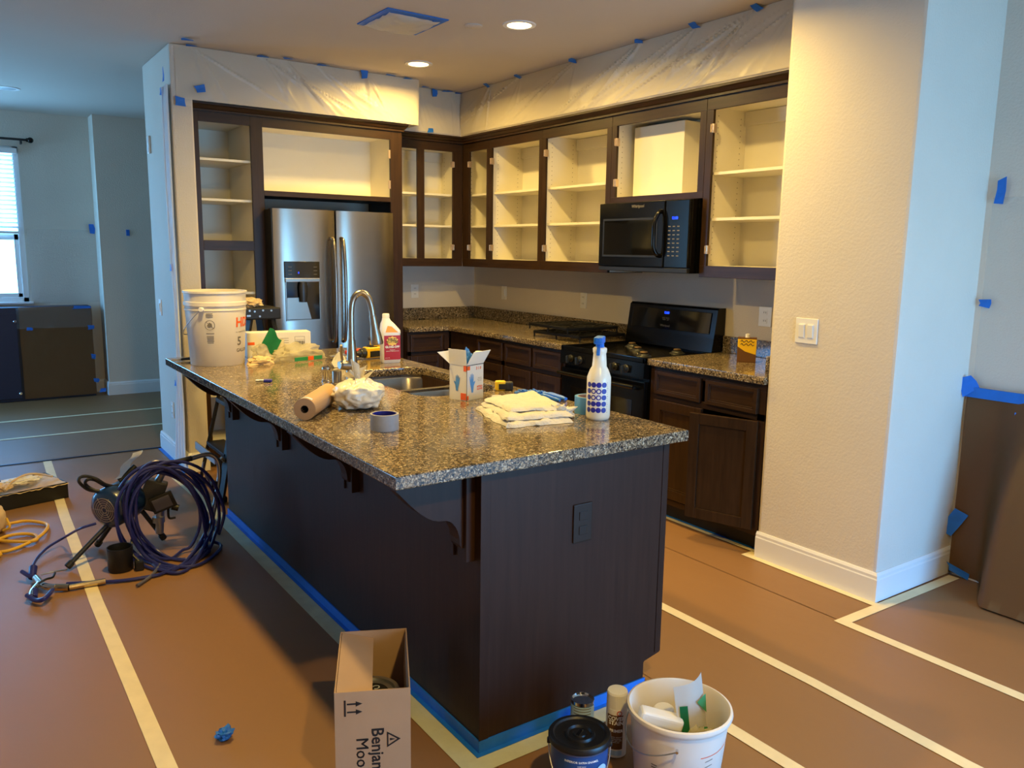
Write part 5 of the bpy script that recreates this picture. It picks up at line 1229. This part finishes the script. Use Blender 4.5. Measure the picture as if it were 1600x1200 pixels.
# ---- airless paint sprayer
ps=T('paint_sprayer','airless paint sprayer with navy motor and silver legs left of the island','paint sprayer',(-3.2,-1.98,0))
F=Vector((-3.345,-2.03,.255)); Bk=Vector((-3.165,-1.885,.275)); ax=(Bk-F).normalized()
mm=Matrix.Translation(F)@ax.to_track_quat('Z','Y').to_matrix().to_4x4()
B().lathe([(0,-.002),(.055,-.002),(.085,.006),(.098,.022),(.098,.15),(.088,.175),(.05,.20),(0,.20)],40,mm).out('motor_housing','motor',ps,world=True,smooth=40)
b=B()
for r_ in (.015,.026,.037,.048,.059): b.lathe([(r_-.0022,-.004),(r_+.0022,-.004),(r_+.0022,-.0005),(r_-.0022,-.0005),(r_-.0022,-.004)],32,mm)
for k in range(6): 
    a=R(60*k); b.box(.01,.066,-.0015,.0015,-.0045,-.001,m=mm@Matrix.Rotation(a,4,'Z'))
b.out('fan_grille','alum',ps,world=True)
b=B(); b.box(-.05,.055,-.05,.05,-.075,.075,.008,m=Matrix.Translation((-3.115,-1.93,.27))@Matrix.Rotation(R(22),4,'Y')@Matrix.Rotation(R(-15),4,'Z')); b.out('pump_block','darkgrey',ps,world=True,smooth=30)
b=B(); b.box(-.052,.062,-.066,-.05,-.04,.045,.004,m=Matrix.Translation((-3.075,-1.955,.245))@Matrix.Rotation(R(-20),4,'Y')@Matrix.Rotation(R(-12),4,'Z')); b.out('control_box','blackm',ps,world=True,smooth=30)
b=B(); b.box(-.038,.045,-.0685,-.066,-.028,.032,.002,m=Matrix.Translation((-3.075,-1.955,.245))@Matrix.Rotation(R(-20),4,'Y')@Matrix.Rotation(R(-12),4,'Z')); b.out('control_label','labelgrey',ps,world=True)
b=B(); b.cyl((-3.08,-1.93,.20),(-3.09,-1.93,.06),.022,.020,18,.003); b.cyl((-3.09,-1.93,.15),(-3.09,-1.93,.12),.03,seg=18); b.cyl((-3.085,-1.93,.33),(-3.06,-1.95,.38),.018,.016,14,.002); b.out('fluid_pump','alum',ps,world=True,smooth=True)
b=B(); b.cyl((-3.03,-1.96,.20),(-3.0,-1.97,.19),.017,seg=12); b.tube([(-3.05,-1.97,.20),(-3.05,-1.98,.15),(-3.02,-1.98,.145)],.006,8); b.out('prime_valve','blackm',ps,world=True,smooth=True)
def leg(p0,p1):
    b=B(); b.cyl(p0,p1,.0115,seg=14); b.out('leg','brass' if 0 else 'darkgrey',ps,world=True,smooth=True)
    d=(Vector(p1)-Vector(p0)).normalized(); q=Vector(p1)
    b=B(); b.cyl(q-d*.028,q+d*.004,.0165,seg=14,bev=.003); b.out('rubber_foot','blackm',ps,world=True,smooth=True)
leg((-3.33,-1.99,.17),(-3.52,-2.06,.020)); leg((-3.29,-1.93,.17),(-3.36,-1.815,.018)); leg((-3.14,-1.93,.19),(-3.07,-1.905,.020)) if 0 else leg((-3.17,-1.93,.20),(-3.065,-1.90,.020))
b=B(); b.tube([tuple(at(x,y,'y',yy)) for x,y,yy in [(205,770,-1.93),(225,742,-1.95),(262,726,-1.97),(300,716,-2.0)]],.0135,10); b.out('grip_handle','blackm',ps,world=True,smooth=True)
b=B(); b.tube([tuple(at(x,y,'y',yy)) for x,y,yy in [(300,716,-2.0),(325,710,-2.0),(339,718,-2.01),(343,738,-2.02),(338,775,-2.04),(330,820,-2.06)]]+[(-2.90,-2.07,.012)],.0115,10); b.out('frame_tube','alum',ps,world=True,smooth=True)
b=B(); b.tube([tuple(at(x,y,'y',-1.97)) for x,y in [(318,722),(318,735),(330,758),(336,768)]],.006,8); b.out('frame_brace','alum',ps,world=True,smooth=True)
b=B(); b.box(-.014,.014,-.014,.014,-.014,.014,.003,m=Matrix.Translation(tuple(at(334,756,'y',-2.03)))); b.out('hose_clip','blackm',ps,world=True)
b=B(); b.cyl((-2.905,-2.07,.0),(-2.898,-2.068,.03),.016,.013,12,.002); b.out('rubber_foot','blue',ps,world=True,smooth=True)
cw=T('caster','small black caster wheel on the floor beside the island base','wheel',(-2.80,-1.90,0))
b=B(); b.cyl((-.008,0,.018),(.008,.006,.018),.018,seg=20,bev=.003); b.out('wheel','blackm',cw,smooth=True); b=B(); b.tube([(0,.002,.02),(-.004,.01,.05),(-.01,.015,.09)],.003,6); b.out('stem','alum',cw,smooth=True)
def P3(px,py,y): return tuple(at(px,py,'y',y))
b=B(); b.grid(lambda u,v:tuple(at(178+10*u*1.6+v*28+3*math.sin(v*9),750-42*v-5*u,'y',-1.99+.03*u+.012*math.sin(v*7))),6,20,.001); b.out('tape_flag','cardw',ps,world=True,smooth=True)
b=B(); b.cyl(P3(186,752,-1.96),P3(212,728,-1.95),.014,.014,12,.003); b.out('lift_handle','blackm',ps,world=True,smooth=True)
b=B(); b.tube([P3(x,y,-2.0+.01*(i%3)) for i,(x,y) in enumerate([(190,765),(165,768),(140,766),(125,755),(124,747),(134,744),(150,748),(165,757),(185,762),(170,768),(148,766),(134,757),(136,750),(148,750),(168,760),(190,758),(205,762)])],.0075,8,sub=5); b.out('power_cord','blackm',ps,world=True,smooth=True)
cup=T('suction_cup','black cylindrical pail cup standing in front of the sprayer','cup',(-3.312,-2.175,0))
B().lathe([(0,0),(.052,0),(.055,.004),(.056,.112),(.052,.112),(.050,.012),(0,.012)],32).out('cup','blackm',cup,smooth=True); cup.name='black_cup'
fb=T('filter_block','small black filter block beside the black cup under the hose','filter',tuple(at(218,890,'z',.0)))
b=B(); b.box(-.018,.018,-.02,.02,0,.045,.005); b.out('block','blackm',fb,smooth=30); b=B(); b.tube([(0,0,.04),(-.02,.04,.07),(-.01,.1,.12)],.006,8); b.out('stub','blackm',fb,smooth=True); fb.name='filter'
dt=T('drain_tube','short clear grey tube lying under the hose coil','tube',tuple(at(225,905,'z',.008)))
b=B(); b.tube([tuple(at(x,y,'z',.010)) for x,y in [(214,915),(228,906),(240,896),(250,882)]],.007,8); b.out('tube','labelgrey',dt,world=True,smooth=True); dt.name='tube'
# hose: coil hanging on the handle and running to the gun
hz=T('spray_hose','blue spray hose coiled over the sprayer handle and running to the spray gun','hose',(-3.05,-2.1,0))
rnd=random.Random(12); pts=[]
loops=[(268,802,80,84,-.45,-2.02),(248,808,56,84,-.3,-2.05),(276,800,62,76,-.6,-2.08),(252,816,68,76,-.1,-2.10),(244,804,48,72,-.35,-2.12),(278,806,70,84,-.65,-2.06),(256,812,56,86,-.35,-2.13),(262,814,66,74,-.2,-2.15),(280,798,68,78,-.3,-2.11)]
floor_at=lambda px,py:at(px,py,'z',.009)
for li,(cx,cy,rx,ry,tl,yy) in enumerate(loops):
    n=14
    for k in range(n):
        t=2*math.pi*k/n+1.2; x=rx*math.cos(t); y=ry*math.sin(t)
        u=k/n; nx=loops[(li+1)%len(loops)] if li<len(loops)-1 else loops[li]
        X=cx+(nx[0]-cx)*u+x*math.cos(tl)-y*math.sin(tl); Y=cy+(nx[1]-cy)*u+x*math.sin(tl)+y*math.cos(tl)
        p=at(X+rnd.uniform(-1.5,1.5),Y+rnd.uniform(-1.5,1.5),'y',yy+(nx[5]-yy)*u)
        if p.z<.010: p=at(X,Y,'z',.010)
        pts.append(tuple(p))
pts=[tuple(floor_at(x,y)) for x,y in [(104,912),(140,910),(180,908),(220,903),(262,893)]]+pts
b=B(); b.tube(pts,.0078,8,sub=4); b.out('hose','hose',hz,world=True,smooth=True)
h2=T('spray_hose','thin blue hose arcing from the motor down to the spray gun','hose',(-3.5,-2.1,0))
b=B(); b.tube([P3(150,818,-1.98),P3(125,826,-1.97)]+[tuple(at(x,y,'z',z)) for x,y,z in [(100,840,.05),(75,855,.03),(58,872,.02),(50,888,.02),(50,900,.025)]],.0065,8); b.out('hose','hose',h2,world=True,smooth=True)
# spray gun
gn=T('spray_gun','chrome and blue airless spray gun lying on the floor at the hose end','spray gun',tuple(at(70,920,'z',0)))
G=lambda x,y,z=.02:tuple(at(x,y,'z',z))
b=B(); b.tube([G(165,908,.015),G(135,913,.015),G(108,918,.015)],.013,12,sub=3); b.tube([G(108,918,.015),G(85,918,.018)],.016,12,sub=1); b.out('grip_tube','brass',gn,world=True,smooth=True)
b=B(); b.tube([G(86,918,.02),G(68,915,.028),G(56,903,.03)],.015,12); b.tube([G(60,912,.03),G(50,924,.03),G(48,932,.028)],.012,10); b.out('gun_body','chrome',gn,world=True,smooth=True)
b=B(); b.tube([G(82,922,.03),G(70,935,.03),G(56,938,.02),G(42,930,.03)],.010,8); b.cyl(G(52,934,.016),G(54,922,.03),.017,.015,12,.002); b.out('trigger_guard','hose',gn,world=True,smooth=True)
b=B(); b.tube([G(34,893,.045),G(46,900,.035),G(56,902,.03)],.009,8); b.cyl(G(50,903,.02),G(52,886,.05),.016,.018,14,.002); b.out('tip_guard','hose',gn,world=True,smooth=True)
b=B(); b.tube([G(60,912,.045),G(72,905,.055),G(82,902,.05),G(86,895,.055)],.005,8); b.out('trigger','blackm',gn,world=True,smooth=True)
b=B(); b.tube([G(64,898,.012),G(85,893,.012),G(104,890,.02)],.004,8); b.out('tip_rod','alum',gn,world=True,smooth=True)

# ================================================================== sub-parts: hang details under the part they sit on
def sub(thing_label_start, part, kids):
    for o in list(COL.objects):
        if o.parent is None and o.get('label','').startswith(thing_label_start):
            ch=[c for c in COL.objects if c.parent==o]
            host=[c for c in ch if c.name.split('.')[0]==part]
            if not host: return
            host=host[0]
            for c in ch:
                if c.name.split('.')[0] in kids and c is not host:
                    if c.name.split('.')[0]=='handle' and part=='left_door' and sum(v.co.x for v in c.data.vertices)/len(c.data.vertices)>-.01: continue
                    if part=='right_door' and c.parent is not o: continue
                    c.parent=host
sub('stainless french-door','left_door',('handle','dispenser_control_panel','dispenser_trim','dispenser_frame','dispenser_recess','dispenser_backplate','dispenser_nozzle','display','button_marks'))
sub('stainless french-door','right_door',('handle',))
sub('stainless french-door','freezer_drawer',('drawer_handle',))
sub('black freestanding gas range','oven_door',('oven_window','oven_handle'))
sub('black over-the-range','door',('window','window_frame','handle'))
sub('low navy cabinet','door',('knob',))
